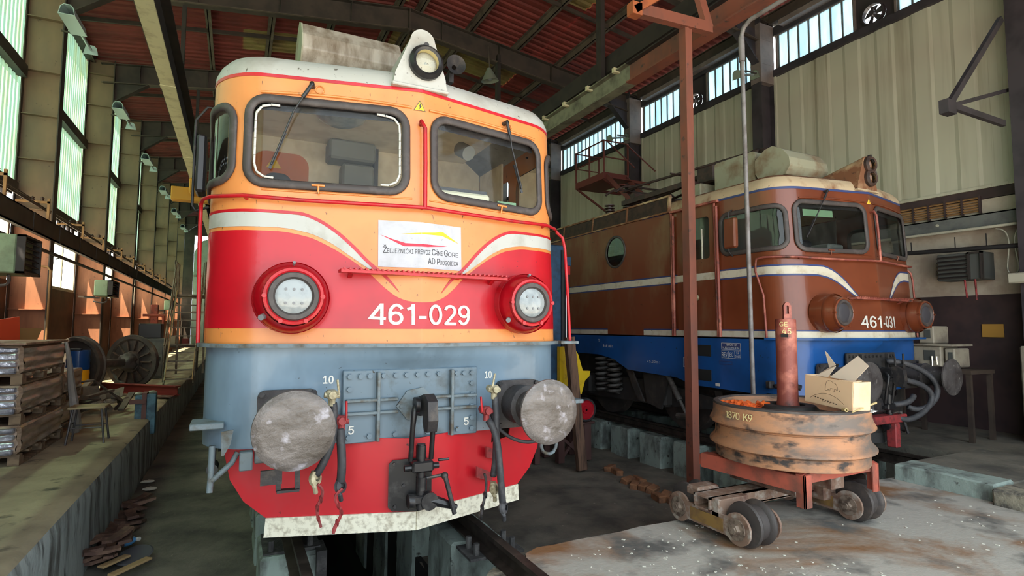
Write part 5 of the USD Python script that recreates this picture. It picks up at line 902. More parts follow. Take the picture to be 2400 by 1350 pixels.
part(WS, 'axle_slot_shade', bx(-.03, .03, -.006, .02, 0, .03).apply_transform(trimesh.transformations.rotation_matrix(math.radians(-52), (0, 0, 1))).apply_translation(np.r_[-.088*np.array([.86, .5])*[1, 1], 1.60-.515]), 'pit_black', False)  # black block on the axle, painted shade for the hollow of the slot
def cyl_text(t, h, r, th0, z, s=1.0, dz=0, depth=.002):
    """chalk lettering wrapped on an upright cylinder, th0 = direction of its left end"""
    m = meshkit.text_mesh(t, h, depth).subdivide_to_size(.02); V = np.array(m.vertices); th = th0+V[:, 0]*s/r
    rr = r+.001+V[:, 2]; return tm(np.c_[rr*np.cos(th), rr*np.sin(th), z+V[:, 1]+dz*V[:, 0]], m.faces)
vis = math.atan2(-CY, -CX)
part(WS, 'chalk_weight', cyl_text('1870 K', .05, .657, vis-.62, .875-.515, 1.05, .0)if False else [cyl_text(c, .058, .664, vis-.86+a, .892-.515) for c, a in zip('1870K9', np.array([0, .052, .115, .168, .275, .335])*1.1)], 'chalk', False, 'chalked weight 1870 K9')
part(WS, 'chalk_marks', [cyl_text('GE', .04, .0895, vis-.62, 1.70-.515), cyl_text('45', .05, .0895, vis-.42, 1.63-.515)], 'chalk', False)

# cardboard box leaning on the hub
BL, BR = at(1887, 939, Z=1.035), at(1998, 964, Z=1.005); e1 = BR-BL; W_ = np.linalg.norm(e1); e1 /= W_; dp = np.cross([0, 0, 1], e1); dp /= np.linalg.norm(dp); upb = np.cross(e1, dp)
dp = dp-e1*(dp@e1); 
if dp@np.array([.45, .9, 0]) < 0: dp = -dp; upb = -upb
upb = np.array([0, 0, 1.0])-e1*e1[2]; upb /= np.linalg.norm(upb); dp = np.cross(upb, e1); H_, D_ = .235, .20
B = thing('cardboard_box', 'torn open cardboard box with a bear print lying on the upright wheelset', 'box', BL)
bp_ = lambda a, b, c: e1*a+dp*b+upb*c
def quad(a, b, c, d, t=.004):
    P = np.array([a, b, c, d]); n = np.cross(P[1]-P[0], P[3]-P[0]); n /= np.linalg.norm(n); V = np.vstack([P, P+n*t]); return tm(V, [[0, 1, 2], [0, 2, 3], [4, 6, 5], [4, 7, 6], [0, 4, 5], [0, 5, 1], [1, 5, 6], [1, 6, 2], [2, 6, 7], [2, 7, 3], [3, 7, 4], [3, 4, 0]])
part(B, 'carton', [quad(bp_(0, 0, 0), bp_(W_, 0, 0), bp_(W_, 0, H_), bp_(0, 0, H_)), quad(bp_(0, D_, 0), bp_(0, 0, 0), bp_(0, 0, H_), bp_(0, D_, H_)), quad(bp_(W_, 0, 0), bp_(W_, D_, 0), bp_(W_, D_, H_), bp_(W_, 0, H_)), quad(bp_(W_, D_, 0), bp_(0, D_, 0), bp_(0, D_, H_), bp_(W_, D_, H_)), quad(bp_(0, 0, 0), bp_(0, D_, 0), bp_(W_, D_, 0), bp_(W_, 0, 0)), quad(bp_(W_*.72, 0, H_), bp_(W_, 0, H_), bp_(W_, D_*.5, H_+.004), bp_(W_*.72, D_*.45, H_-.01))], 'cardboard', False)
part(B, 'flap', quad(bp_(W_*.42, .06, H_), bp_(W_*.86, .10, H_-.005), bp_(W_*.97, .20, H_+.13), bp_(W_*.72, .22, H_+.20)), 'cardboard_in', False)
part(B, 'torn_flap', [quad(bp_(W_*.18, .03, H_), bp_(W_*.40, .05, H_), bp_(W_*.48, .10, H_+.10), bp_(W_*.34, .10, H_+.08)), quad(bp_(W_*.34, .10, H_+.08), bp_(W_*.46, .11, H_+.11), bp_(W_*.26, .12, H_+.20), bp_(W_*.20, .12, H_+.22))], 'cardboard_in', False)
bear = [(.30, .47), (.31, .60), (.335, .72), (.39, .775), (.47, .775), (.545, .73), (.60, .72), (.65, .66), (.675, .56), (.655, .50), (.62, .55), (.585, .56), (.575, .46), (.545, .46), (.535, .55), (.46, .55), (.44, .46), (.41, .46), (.405, .53), (.37, .47), (.30, .47)]
P = [bp_(u*W_+.006, -.003, v*H_+.02) for u, v in [(.43+(a-.30)*.70, .46+(b-.46)*1.2) for a, b in spl_len(bear, 70)]]
arc_ = [bp_(W_*u, -.003, H_*(.16+.27*math.sin(PI*(u-.12)/.72)**.8 if 0 < (u-.12)/.72 < 1 else .16)) for u in np.linspace(.125, .835, 18)]
part(B, 'bear_print', [tube(P, .0022, 5), tube(arc_, .0022, 5)]+[bar(bp_(W_*u, -.003, H_*v), bp_(W_*(u+.035), -.003, H_*(v+.004)), .002, .010) for u, v in [(.22+.055*i, .235-.014*i+.0*i) for i in range(9)]]+[bar(bp_(W_*u, -.003, H_*v), bp_(W_*(u+.03), -.003, H_*v), .002, .006) for u, v in [(.38+.05*i, .14-.006*i) for i in range(4)]]+[cyl(bp_(W_*.745, -.002, H_*.62), bp_(W_*.745, -.005, H_*.62), .005, 8)], 'box_ink', False, 'outlined bear above an arc')
# rag, plastic, sticks lying on the wheel
def blob(c, r, seed, n=3, sq=(1, 1, .6), amp=.6, f=9):
    m = trimesh.creation.icosphere(n, 1); V = np.array(m.vertices); d = 1+amp*(meshkit.fbm(V*1.7+seed, 4, seed)-.5)*2; return tm(np.asarray(c)+V*d[:, None]*r*np.array(sq), m.faces)
c0 = np.array([4.30, 3.78, .905])
single('rag', [blob((.02*i-.09+.09*(i % 2), -.055*i+.14, .03+.01*(i % 3)), .062, 3+i, 3, (1.1, 1.1, .8), .9) for i in range(6)], 'rag_orange', 'crumpled orange rag in the hollow of the upright wheelset', 'rag', c0, smooth=20)
single('plastic_bag', [blob((.05*i, -.035*i-.02*(i % 2), .02), .055, 21+i, 3, (1.2, 1, .5), .9) for i in range(4)], 'plastic_dark_glints', 'crumpled dark plastic bag with painted pale glints beside the cardboard box', 'bag', (4.58, 3.14, .91), smooth=15)
single('plastic_sheet', [blob((.055*i, -.02*i, .012*(i % 2)), .06, 31+i, 3, (1.3, 1.1, .25), .8) for i in range(4)], 'plastic_white', 'crumpled white plastic sheet under the cardboard box', 'sheet', (4.66, 3.00, .975), smooth=15)
P = [at(1998, 966, Z=1.02), at(2030, 953, Z=1.03), at(2053, 944, Z=1.04)]
single('stick', tube(P, [.006, .007, .010], 8)if False else tube(P-P[0], [.006, .007, .010], 8), 'stick_wood', 'pale stick poking out from under the cardboard box', 'stick', P[0])
p = np.array([4.47, 2.88, 1.02]); single('tube_end', lathe([(.008, -.06), (.015, -.06), (.015, .0), (.008, .0)], (0, 0, 0), (-.5, -.8, .12), 14, True), 'stick_wood', 'short pale tube with its open end towards the camera on the wheel rim', 'tube', p)

# rust red post with its bracket, thin pipe
pt = thing('support_post', 'tall rust red steel post with bracket head before the brown locomotive', 'post', (5.75, 5.9, -.7))
part(pt, 'shaft', [bx(-.07, .0, -.065, .065, 0, 6.9), bx(.004, .07, -.05, .075, 0, 6.9)], 'pole_paint', False)
o = np.array([5.75, 5.9, -.7])
part(pt, 'bracket_beam', bar(at(1488, 22, Y=5.86)-o, at(1664, 68, Y=5.86)-o, .11, .16), 'pole_paint', False)
part(pt, 'bracket_strut', bar(at(1660, 66, Y=5.86)-o, at(1628, -45, Y=5.86)-o, .09, .13), 'pole_paint', False)
part(pt, 'bracket_strut', [bar(at(1485, 25, Y=5.80)-o, at(1600, -40, Y=5.80)-o, .10, .10)], 'pole_orange', False); part(pt, 'bracket_plate', bx(*np.sort([at(1478, 20, Y=5.8)[0]-5.75, at(1500, 20, Y=5.8)[0]-5.75]), -.15, -.02, at(1480, 34, Y=5.8)[2]+.7, at(1480, 5, Y=5.8)[2]+.7), 'pole_orange', False)
part(pt, 'post_foot', bx(-.16, .16, -.14, .14, 0, .03), 'pole_paint', False)
pp = thing('steel_pipe', 'thin grey vertical pipe with an elbow at the top, beside the rust red post', 'pipe', (5.33, 4.52, -.7))
part(pp, 'riser', tube([(.03, 0, 0), (0, 0, 1.7), (-.02, 0, 3.7), (-.045, 0, 5.85), (-.045, -.04, 5.95), (-.045, -.14, 6.0), (-.045, -3.5, 6.02)], .026, 10), 'pipe_grey', True); part(pp, 'socket', cyl((-.043, 0, 5.55), (-.045, 0, 5.85), .036, 12), 'pipe_grey')

# prop, lifting jack, trestles
a_, b_ = np.array([5.02, 7.95, 1.52]), np.array([5.20, 7.85, -.66])
single('wooden_prop', bar(b_-b_, a_-b_, .16, .10, (0, -1, 0)), 'wood_plank', 'weathered wooden prop leaning beside the right buffer of the orange locomotive', 'prop', b_, smooth=False)
jk = thing('lifting_jack', 'blue lifting jack column with yellow bracket and red wheel between the locomotives', 'jack', (5.1, 8.4, .0)); o = np.array([5.1, 8.4, .0])
j = lambda x, y, Y=8.4: at(x, y, Y=Y)-o
part(jk, 'column', bx(-.32, .10, -.02, .25, .35, 3.14, .02), 'jack_blue'); part(jk, 'column_rail', [bx(.02, .06, -.05, -.02, .35, 3.05)], 'wiper_black', False)
part(jk, 'mast', bx(.11, .22, .0, .12, .4, 2.78, .01), 'wiper_black'); part(jk, 'mast_head', bx(.10, .24, -.02, .14, 2.78, 2.94, .01), 'jack_blue'); part(jk, 'mast_cap', bx(.12, .21, -.03, .0, 2.62, 2.78), 'wheel_red', False); part(jk, 'chrome_rod', cyl((.13, -.02, .5), (.13, -.02, 2.6), .012, 8), 'chrome')
yl = [(1303, 812), (1334, 811), (1345, 830), (1356, 868), (1373, 868), (1371, 880), (1361, 890), (1353, 921), (1341, 922), (1330, 900), (1312, 905), (1303, 905)]
part(jk, 'yellow_bracket', prism([(j(x, y)[0], j(x, y)[2]) for x, y in yl], -.10, (0, -.14, 0), (1, 0, 0), (0, 0, 1)), 'jack_yellow', False); part(jk, 'bracket_pin', [cyl(j(1344, 868)+[0, -.14, 0], j(1344, 868)+[0, -.17, 0], .05, 14), cyl(j(1345, 893)+[0, -.14, 0], j(1345, 893)+[0, -.16, 0], .035, 12)], 'jack_yellow')
wc = j(1371, 960); part(jk, 'wheel', lathe([(.02, -.05), (.06, -.05), (.07, -.03), (.15, -.03), (.165, -.045), (.175, -.045)], wc, (0, 1, 0), 28), 'wheel_red', 40); part(jk, 'tyre', lathe([(.17, -.05), (.20, -.05), (.215, -.03), (.215, .05), (.17, .06)], wc, (0, 1, 0), 28), 'tyre_black', 40)
part(jk, 'base_frame', [bx(-.35, .75, .0, .35, .05, .33, .02)], 'underframe_black'); part(jk, 'axle', cyl(wc, wc+[0, .3, 0], .03, 10), 'dark_steel')
tr = thing('steel_trestle', 'brown steel trestle standing under the red jack wheel', 'trestle', (5.45, 8.5, -.68))
part(tr, 'leg', bx(.20, .34, -.06, .06, 0, .65), 'trestle_brown', False); part(tr, 'leg', bx(-.34, -.22, -.06, .06, 0, .65), 'trestle_brown', False); part(tr, 'leg', bx(.20, .34, .44, .56, 0, .65), 'trestle_brown', False); part(tr, 'leg', bx(-.34, -.22, .44, .56, 0, .65), 'trestle_brown', False)
part(tr, 'brace', [bar((-.22, -.0, .10), (.22, 0, .62), .05, .05), bar((.22, -.02, .04), (-.22, -.02, .40), .05, .05)], 'trestle_brown', False); part(tr, 'top_plate', bx(-.5, .4, -.1, .6, .64, .68, .01), 'trestle_brown')
t2 = thing('steel_trestle', 'brown steel trestle half hidden behind the right buffer of the orange locomotive', 'trestle', (4.6, 8.6, -.68))
for x in (-.15, .10): part(t2, 'leg', bx(x, x+.10, -.05, .05, 0, .65), 'trestle_brown', False)
part(t2, 'brace', bar((-.15, 0, .12), (.2, 0, .5), .05, .05), 'trestle_brown', False); part(t2, 'top_plate', bx(-.3, .3, -.1, .4, .64, .68, .01), 'trestle_brown')
part(LOCO1, 'end_hook', tube(spline([np.array([1.22, .45, 1.0])]+[at(x, y, Y=4.35)-np.array([1.21, 3.9, 0]) for x, y in ((1268, 1035), (1275, 1060), (1293, 1062), (1303, 1045))]+[np.array([1.34, .45, .97])], 24), .016, 8), 'rib_paint', True)
for i, (x, y, rz, lab) in enumerate(((1430, 1098, 30, 'reddish brick lying nearest the concrete pillars'), (1447, 1107, 75, 'broken reddish brick in front of the pillars'), (1472, 1127, 15, 'clay brick at the left end of the row of bricks'), (1488, 1138, 40, 'second clay brick from the left end of the row'), (1498, 1126, 80, 'small clay brick standing behind the row of bricks'), (1512, 1142, 20, 'third clay brick lying flat in the row'), (1530, 1148, 25, 'fourth clay brick lying flat in the row'), (1544, 1166, 80, 'clay brick on its end at the right of the row'), (1560, 1162, 35, 'clay brick beside the foot of the rust red post'), (1585, 1172, 10, 'darkest clay brick nearest the rust red post'))):
    p = at(x, y, Z=-.66); m = bx(-.12, .12, -.06, .06, -.05, .05, .012).subdivide_to_size(.06); m.vertices += .02*(np.stack([meshkit.fbm(m.vertices*14+s+i, 3, 4) for s in (0, 7, 13)], 1)-.5)
    single('brick', mv(m, rx=(i*37) % 25-8), 'brick_clay', lab, 'brick', p, 'bricks on the sunken floor', 40, rotz=rz)

# ---------------------------------------------------------------- things on the left platform
ZP = .165
def make_pallet(label, x0, x1, y0_, y1_, z, group, seed):
    g = np.random.default_rng(seed); t = thing('loaded_pallet', label, 'pallet', ((x0+x1)/2, (y0_+y1_)/2, z), 0, group); W2, D2 = (x1-x0)/2, (y1_-y0_)/2
    for i in range(3): part(t, 'bottom_board', bx(-W2+i*(W2-.05), -W2+i*(W2-.05)+.1, -D2, D2, 0, .02), 'pallet_wood', False)
    for i in range(3):
        for k in range(3): part(t, 'block', bx(-W2+i*(W2-.05), -W2+i*(W2-.05)+.1, -D2+k*(D2-.07), -D2+k*(D2-.07)+.14, .02, .09), 'pallet_wood', False)
    for i in range(6): part(t, 'deck_board', bx(-W2, W2, -D2+i*(2*D2-.1)/5, -D2+i*(2*D2-.1)/5+.1, .09, .115), 'pallet_wood', False)
    m = bx(-W2+.01, W2-.01, -D2+.01, D2-.01, .115, .425, .03).subdivide_to_size(.09); V = m.vertices; V += .05*(np.stack([meshkit.fbm(V*[2, 2, 9]+s+seed, 3, 4) for s in (0, 7, 13)], 1)-.5)*[1, 1, .4]; V[:, 0] += .006*np.sin(V[:, 2]*60)
    part(t, 'wrapped_load', m, 'wrapped_load', 50)
    for k in range(4):
        r = bx(-W2-.02, W2-.05, -D2-.035, -D2+.02, .12+k*.077, .175+k*.077, .01).subdivide_to_size(.06); r.vertices += .03*(np.stack([meshkit.fbm(r.vertices*12+s+k, 3, 4) for s in (0, 7, 13)], 1)-.5); part(t, 'shiny_wrap', r, 'foil', 40)
    return t
for i, (z, nm) in enumerate(((.165, 'bottom'), (.597, 'middle'), (1.029, 'top'))):
    make_pallet('%s pallet of the wrapped stack at the left edge, with shiny film on its end' % nm, -3.25+.02*i, -2.05-.015*i, 7.85+.02*i, 9.55, z, 'wrapped pallets in the front stack', i+3)
part_top = single('top_sheet', bx(-.60, .60, -.85, .85, 0, .03, .01), 'load_top', 'brown cover sheet on the front stack of wrapped pallets', 'sheet', (-2.65, 8.70, 1.457))
fm = tube(spline([(-2.0, 9.2, 1.46), (-1.96, 9.3, 1.1), (-1.95, 9.42, .8), (-1.92, 9.46, .55), (-1.93, 9.6, .25)], 20), np.linspace(.02, .07, 20), 8); single('film_strip', mv(fm, (2.0, -9.2, -.17)), 'stretch_film', 'loose strip of clear stretch film hanging from the corner of the front stack', 'film', (-2.0, 9.2, .17))
for i, (z, nm) in enumerate(((.165, 'lower'), (.597, 'upper'))):
    make_pallet('%s pallet of the low wrapped stack behind the metal stool' % nm, -3.3, -2.14+.02*i, 9.8, 10.9, z, 'wrapped pallets in the rear stack', i+13)
st = thing('stool', 'worn wooden topped metal stool beside the wrapped pallets', 'stool', (-1.68, 9.05, ZP))
part(st, 'seat', bx(-.20, .20, -.17, .17, .44, .47, .012), 'stool_wood')
for sx in (-1, 1):
    for sy in (-1, 1): part(st, 'leg', tube([(sx*.15, sy*.12, .44), (sx*.20, sy*.16, 0)], .013, 8), 'stool_steel', True)
part(st, 'stretcher', [tube([(-.18, -.14, .2), (.18, -.14, .2)], .008, 6), tube([(-.18, .14, .2), (.18, .14, .2)], .008, 6), tube([(-.18, -.14, .24), (-.18, .14, .24)], .008, 6)], 'stool_steel', True)
sc = thing('scrap_heap', 'heap of twisted brown scrap metal frames on the platform behind the stool', 'scrap', (-2.2, 12.0, ZP))
for i in range(14):
    a = rng.random(3)*[1.1, 1.5, .45]+[-.5, -.7, .05]; b = a+(rng.random(3)-.5)*[1.1, 1.2, .55]; b[2] = max(.03, b[2]); part(sc, 'scrap_bar', bar(a, b, .05+.06*rng.random(), .03+.03*rng.random()), ['scrap_brown', 'scrap_light', 'scrap_brown', 'scrap_brown'][i % 4], False)
for i in range(6): part(sc, 'scrap_plate', prism([(-.3, 0), (.3, .02), (.26, .32), (-.2, .36)], .012, (rng.random()*.7-.4, rng.random()*1.0-.5, .05+.1*rng.random()), (.9, .2*(i % 3-1), .3), (.1, .6, .55)), 'scrap_brown', False)
part(sc, 'chair_frame', [tube([(-.45, -.7, 0), (-.3, -.6, .55), (.1, -.5, .6), (.5, -.1, .15)], .02, 8), prism([(-.4, -.2), (.3, -.1), (.25, .3), (-.35, .2)], .03, (-.1, -.5, .35), (1, .1, -.1), (0, .5, .5))], 'scrap_brown', False)
for i in range(4): part(sc, 'scrap_lump', blob((.35*rng.random(), .4*rng.random()-.4, .2), .07, 40+i), 'scrap_light', 30)
single('steel_beam', mv(cat(ibeam((-.7, .9, .15), (.9, -.6, .15), .14, .2)), (0, 0, 0)), 'scrap_red', 'dark red steel beam lying between the scrap heap and the large wheelset', 'beam', (-1.95, 14.3, ZP))
dr = thing('oil_drum', 'blue and yellow oil drum standing behind the wrapped pallets', 'drum', (-2.95, 14.6, ZP)); z0 = 0
prof_d = lambda a, b: [(.2, a)]+[(.20+.008*(k % 2), a+(b-a)*k/8) for k in range(9)]
part(dr, 'lower_body', lathe([(.001, 0), (.2, 0)]+[(.20+.008*(k % 2), .01+.57*k/8) for k in range(9)], (0, 0, 0), (0, 0, 1), 28), 'drum_yellow', 40); part(dr, 'upper_body', lathe([(.20+.008*(k % 2), .58+.40*k/6) for k in range(7)]+[(.205, .99), (.19, .985), (.001, .975)], (0, 0, 0), (0, 0, 1), 28), 'drum_blue', 40); part(dr, 'lid', bx(-.15, .05, -.08, .1, .985, 1.03, .01), 'wiper_black')
w2 = thing('wheelset', 'large dark wheelset lying on the platform beside the ladder stairs', 'wheelset', (-2.66, 15.75, ZP)); ax0, ax1 = np.array([-.42, -.70, .63]), np.array([.42, .72, .63]); d_ = (ax1-ax0)/np.linalg.norm(ax1-ax0)
part(w2, 'axle', cyl(ax0-d_*.3, ax1+d_*.1, .10, 16), 'wheel_dark')
part(w2, 'near_wheel', lathe([(.10, -.10), (.2, -.10), (.24, -.02), (.45, .02), (.54, -.02), (.555, -.07), (.62, -.07), (.625, .03), (.66, .05), (.655, .08), (.55, .08), (.3, .1), (.1, .1)], ax0, d_, 48), 'wheel_dark', 40)
part(w2, 'far_wheel', lathe([(.10, -.12), (.25, -.12), (.27, -.04), (.52, -.03), (.56, -.07), (.65, -.07), (.66, -.03), (.625, -.01), (.625, .07), (.3, .08), (.1, .1)], ax1, d_, 48), 'wheel_dark', 40)
u_, v_, _ = frame_of(d_); part(w2, 'wheel_ribs', [bar(ax1-d_*.075+.27*(math.cos(a)*u_+math.sin(a)*v_), ax1-d_*.06+.52*(math.cos(a)*u_+math.sin(a)*v_), .03, .05, d_) for a in np.linspace(0, 2*PI, 15)[:-1]], 'scrap_brown', False); part(w2, 'gear_case', blob(ax1-d_*.15, .22, 9, 3, (1, 1, 1), .35), 'wheel_dark', 40)
part(w2, 'chock', [bx(-.15, .1, -.2, .0, 0, .08), bx(.5, .75, .3, .45, 0, .08)], 'scrap_light')
ld = thing('ladder_stairs', 'steel ladder stairs with handrails leading up beside the orange locomotive', 'stairs', (-1.28, 16.75, ZP))
topz, dy = 2.45, 2.3
for sx in (-.33, .33):
    part(ld, 'stringer', bar((sx, 0, 0), (sx, dy, topz), .03, .12), 'ladder_steel', False); part(ld, 'handrail', [tube([(sx*1.08, .05, 1.0), (sx*1.08, dy, topz+.9)], .018, 8)]+[tube([(sx*1.08, .05+dy*t, topz*t+.02), (sx*1.08, .05+dy*t, topz*t+.98)], .014, 8) for t in (0.02, .33, .66, 1)]+[tube([(sx*1.08, .05, .55), (sx*1.08, dy, topz+.45)], .012, 6)], 'ladder_steel', True)
    part(ld, 'wood_edge', bar((sx*.93, -.03, .12), (sx*.93, dy-.05, topz+.1), .02, .05), 'ladder_wood', False)
for i in range(11): z = .12+i*.22; part(ld, 'tread', bx(-.32, .32, z*dy/topz-.06, z*dy/topz+.08, z, z+.03), 'ladder_steel', False)
part(ld, 'landing', [bx(-.42, .42, dy, dy+1.6, topz-.06, topz), bx(-.40, -.34, dy+1.5, dy+1.56, 0, topz), bx(.34, .40, dy+1.5, dy+1.56, 0, topz)], 'ladder_steel', False); part(ld, 'landing_rail', [tube([(sx, dy+.05, topz), (sx, dy+.05, topz+1), (sx, dy+1.55, topz+1), (sx, dy+1.55, topz)], .016, 8) for sx in (-.4, .4)]+[tube([(sx, y, topz), (sx, y, topz+1)], .012, 6) for sx in (-.4, .4) for y in np.linspace(dy+.3, dy+1.3, 5)], 'ladder_steel', True)
bpst = thing('blue_post', 'short blue steel post with a brown bracket at the platform edge', 'post', (-1.30, 11.0, -.64))
part(bpst, 'box_section', [bx(-.13, -.02, -.08, .08, .55, 1.18, .008), bx(.03, .16, -.10, .10, .55, 1.20, .008)], 'post_blue'); part(bpst, 'brown_flange', [bx(-.03, .035, -.13, .12, .0, 1.22), bx(-.2, .03, -.16, -.12, 1.05, 1.12), bx(-.2, .0, -.2, .0, .52, .56)], 'post_brown', False); part(bpst, 'top_cap', [blob((-.09, 0, 1.20), .06, 5, 2, (1, 1, .5), .3), blob((.1, 0, 1.22), .06, 6, 2, (1, 1, .5), .3)], 'lamp_shade', 30)
for i, (x, y, s, m, lab) in enumerate(((383, 914, .25, 'scatter_brown', 'dark metal disc lying on the platform at the foot of the ladder stairs'), (390, 932, .2, 'scatter_brown', 'flat brown scrap plate near the platform edge'), (356, 905, .05, 'paper_trash', 'scrap of white paper beside the large wheelset'))):
    p = at(x, y, Z=ZP+.01); single('metal_scrap' if i < 2 else 'paper_scrap', blob((0, 0, .02), s, 60+i, 3, (1, .8, .15), .5), m, lab, 'scrap', p)
single('bent_sheet', prism([(-.35, 0), (.35, .1), (.28, .45), (-.25, .35)], .02, (0, 0, 0), (.6, .8, .0), (.1, 0, 1)), 'orange_sheet', 'bright orange sheet metal piece behind the pallets at the left edge', 'sheet', (-3.2, 10.75, 1.36)) 
single('shelf_rack', [bx(-.4, .4, -.9, .9, 1.14, 1.18), bx(-.4, -.34, -.9, -.84, 0, 1.14), bx(.34, .4, -.9, -.84, 0, 1.14), bx(-.4, -.34, .84, .9, 0, 1.14), bx(.34, .4, .84, .9, 0, 1.14)], 'steel_dark_brown', 'dark steel rack standing against the left wall behind the pallets', 'rack', (-3.2, 11.85, ZP), smooth=False)
single('ochre_plate', prism([(-.35, 0), (.3, .0), (.42, .28), (-.30, .30)], .03, (0, 0, 0), (.5, .86, 0), (0, 0, 1)), 'ochre_sheet', 'ochre steel plate leaning by the left wall columns', 'plate', (-3.2, 11.75, 1.345), smooth=False)

# fallen brake blocks along the platform foot
FLZ = -.655
k = 0
def shoe(s, sd_):
    n = 9; t = np.linspace(-.5, .5, n); V = []
    for a in t: V += [(a*.34*s, -.05*s, .04*a*a*4*s*.5), (a*.34*s, .05*s, .04*a*a*4*s*.5), (a*.34*s, .045*s, .035*s+.04*a*a*4*s*.3), (a*.34*s, -.045*s, .035*s+.04*a*a*4*s*.3)]
    V = np.array(V); V += .012*(np.stack([meshkit.fbm(V*20+q+sd_, 2, 4) for q in (0, 7, 13)], 1)-.5); F_ = []
    for i in range(n-1):
        for q in range(4): w_ = (q+1) % 4; F_ += [[i*4+q, i*4+w_, (i+1)*4+w_], [i*4+q, (i+1)*4+w_, (i+1)*4+q]]
    F_ += [[0, 2, 1], [0, 3, 2], [(n-1)*4, (n-1)*4+1, (n-1)*4+2], [(n-1)*4, (n-1)*4+2, (n-1)*4+3]]; return tm(V, F_)
PILE = []
SHOES = [shoe(1, 3), shoe(.85, 9), shoe(1.15, 15)]
spots = [(215, 1312), (232, 1300), (250, 1292), (262, 1303), (276, 1296), (240, 1318), (222, 1330), (255, 1325), (282, 1283), (268, 1280), (248, 1274), (293, 1305), (205, 1340), (200, 1320), (300, 1210), (312, 1200), (305, 1185), (322, 1192), (330, 1180), (318, 1172), (296, 1225), (285, 1240), (272, 1250), (308, 1222), (258, 1258), (235, 1340), (185, 1346), (275, 1318)]
for x, y in spots:
    p = at(x, y, Z=FLZ+.03); ang = rng.random()*180; z = FLZ+.015+.062*sum(math.hypot(p[0]-q_[0], p[1]-q_[1]) < .2 for q_ in PILE); PILE.append(p)
    m = mv(SHOES[k % 3], rx=rng.random()*16-8, ry=rng.random()*16-8)
    single('brake_block', m, 'scatter_brown', 'worn brown brake block in the heap at the foot of the platform', 'brake block', (p[0], p[1], z), 'brake blocks heaped along the platform foot', 40, rotz=ang); k += 1
p = at(315, 1303, Z=FLZ+.05); single('rubber_disc', mv(lathe([(.001, 0), (.15, 0), (.165, .01), (.15, .022), (.001, .022)], (0, 0, 0), (0, 0, 1), 28), rx=12, ry=-8), 'scatter_grey', 'round grey disc leaning on the heap of brake blocks', 'disc', p)
p = at(268, 1272, Z=FLZ+.10); bt = thing('plastic_bottle', 'crushed pale blue plastic bottle on the heap of brake blocks', 'bottle', p, 60); part(bt, 'body', mv(lathe([(.001, 0), (.05, .0), (.055, .03), (.045, .08), (.056, .12), (.05, .18), (.02, .23), (.018, .25)], (0, 0, 0), (0, 0, 1), 18), rx=80), 'bottle_blue', 40); part(bt, 'cap', mv(cyl((0, 0, .25), (0, 0, .275), .02, 12), rx=80), 'print_white')
for x, y, lab in ((348, 1128, 'white plastic scrap on the dark floor by the platform, the farther one'), (352, 1145, 'white plastic scrap on the dark floor by the platform, the nearer one'), (262, 1236, 'torn white paper lying on the brake blocks'), (210, 1318, 'folded pale paper at the near end of the brake blocks')):
    p = at(x, y, Z=FLZ+.03); single('litter', blob((0, 0, 0), .07, int(x), 2, (1.2, .8, .3), .6), 'paper_trash', lab, 'litter', p, smooth=20)
for (x, y), b, lab in (((268, 1318), .28, 'pale broken strip of wood lying across the brake blocks'), ((306, 1330), .4, 'flat brown board end by the grey disc')):
    p = at(x, y, Z=FLZ+.08); single('wood_strip', bx(-b/2, b/2, -.04, .04, 0, .02, .004), 'ladder_wood', lab, 'strip', p, rotz=50)
# chips of plaster on the slab, uncountable
ch = []
for i in range(260):
    x, y = (2.3+1.9*rng.random(), 2.2+1.6*rng.random()) if i < 200 else (4.8+1.9*rng.random(), 1.9+1.4*rng.random())
    s = .004+.011*rng.random()**2; ch.append(mv(bx(-s, s, -s*.6, s*.6, 0, .004), (x, y, ZS+.0), rz=rng.random()*180))
single('plaster_chips', ch, 'paper_trash', 'white plaster chips scattered over the concrete slab', 'chips', kind='stuff', smooth=False)

# ---------------------------------------------------------------- left wall equipment
def heater(label, x0, x1, y0_, y1_, z0_, z1_, m='heater_green'):
    t = thing('unit_heater', label, 'heater', ((x0+x1)/2, (y0_+y1_)/2, z0_)); a, b, h = (x1-x0)/2, (y1_-y0_)/2, z1_-z0_
    part(t, 'casing', bx(-a, a-.1, -b, b, 0, h, .02), m); part(t, 'louvre_frame', [bx(a-.1, a, -b, -b+.03, 0, h), bx(a-.1, a, b-.03, b, 0, h), bx(a-.1, a, -b, b, 0, .03), bx(a-.1, a, -b, b, h-.03, h)], 'louvre_dark', False)
    for i in range(6): part(t, 'louvre', mv(bx(-.04, .04, -b+.03, b-.03, -.006, .006), (a-.05, 0, .06+i*(h-.1)/5.4), ry=35), 'louvre_dark', False)
    part(t, 'bracket', [bar((-a, -b*.6, -.02), (-.35-a, -b*.6, -.02), .04, .04), bar((-a, b*.6, -.02), (-.35-a, b*.6, -.02), .04, .04)], 'steel_dark_brown', False); part(t, 'pipe', tube(spline([(0, 0, 0), (0, .05, -.1), (-.3, .1, -.12)], 10), .02, 8), 'pipe_grey', True)
heater('green unit heater with rust spots at the left edge of the picture', -3.3, -2.75, 10.2, 10.95, 2.42, 2.98); heater('green unit heater on the left wall beside the second visible column', -3.32, -2.92, 17.6, 18.5, 2.44, 2.86); heater('small distant green unit heater near the ladder top', -3.3, -2.9, 33.0, 33.9, 2.48, 2.96)
wp = thing('service_pipe', 'long dark pipe running along the left wall below the channel beam', 'pipe', (XL+.12, 2, 3.05)); part(wp, 'pipe', tube([(0, -2, .02), (0, 38, -.02)], .035, 8), 'pipe_black', True)
for yc in YC[:6]: part(wp, 'hook', bar((0, yc-2, -.03), (-.05, yc-2, -.05), .03, .02), 'pipe_black', False)
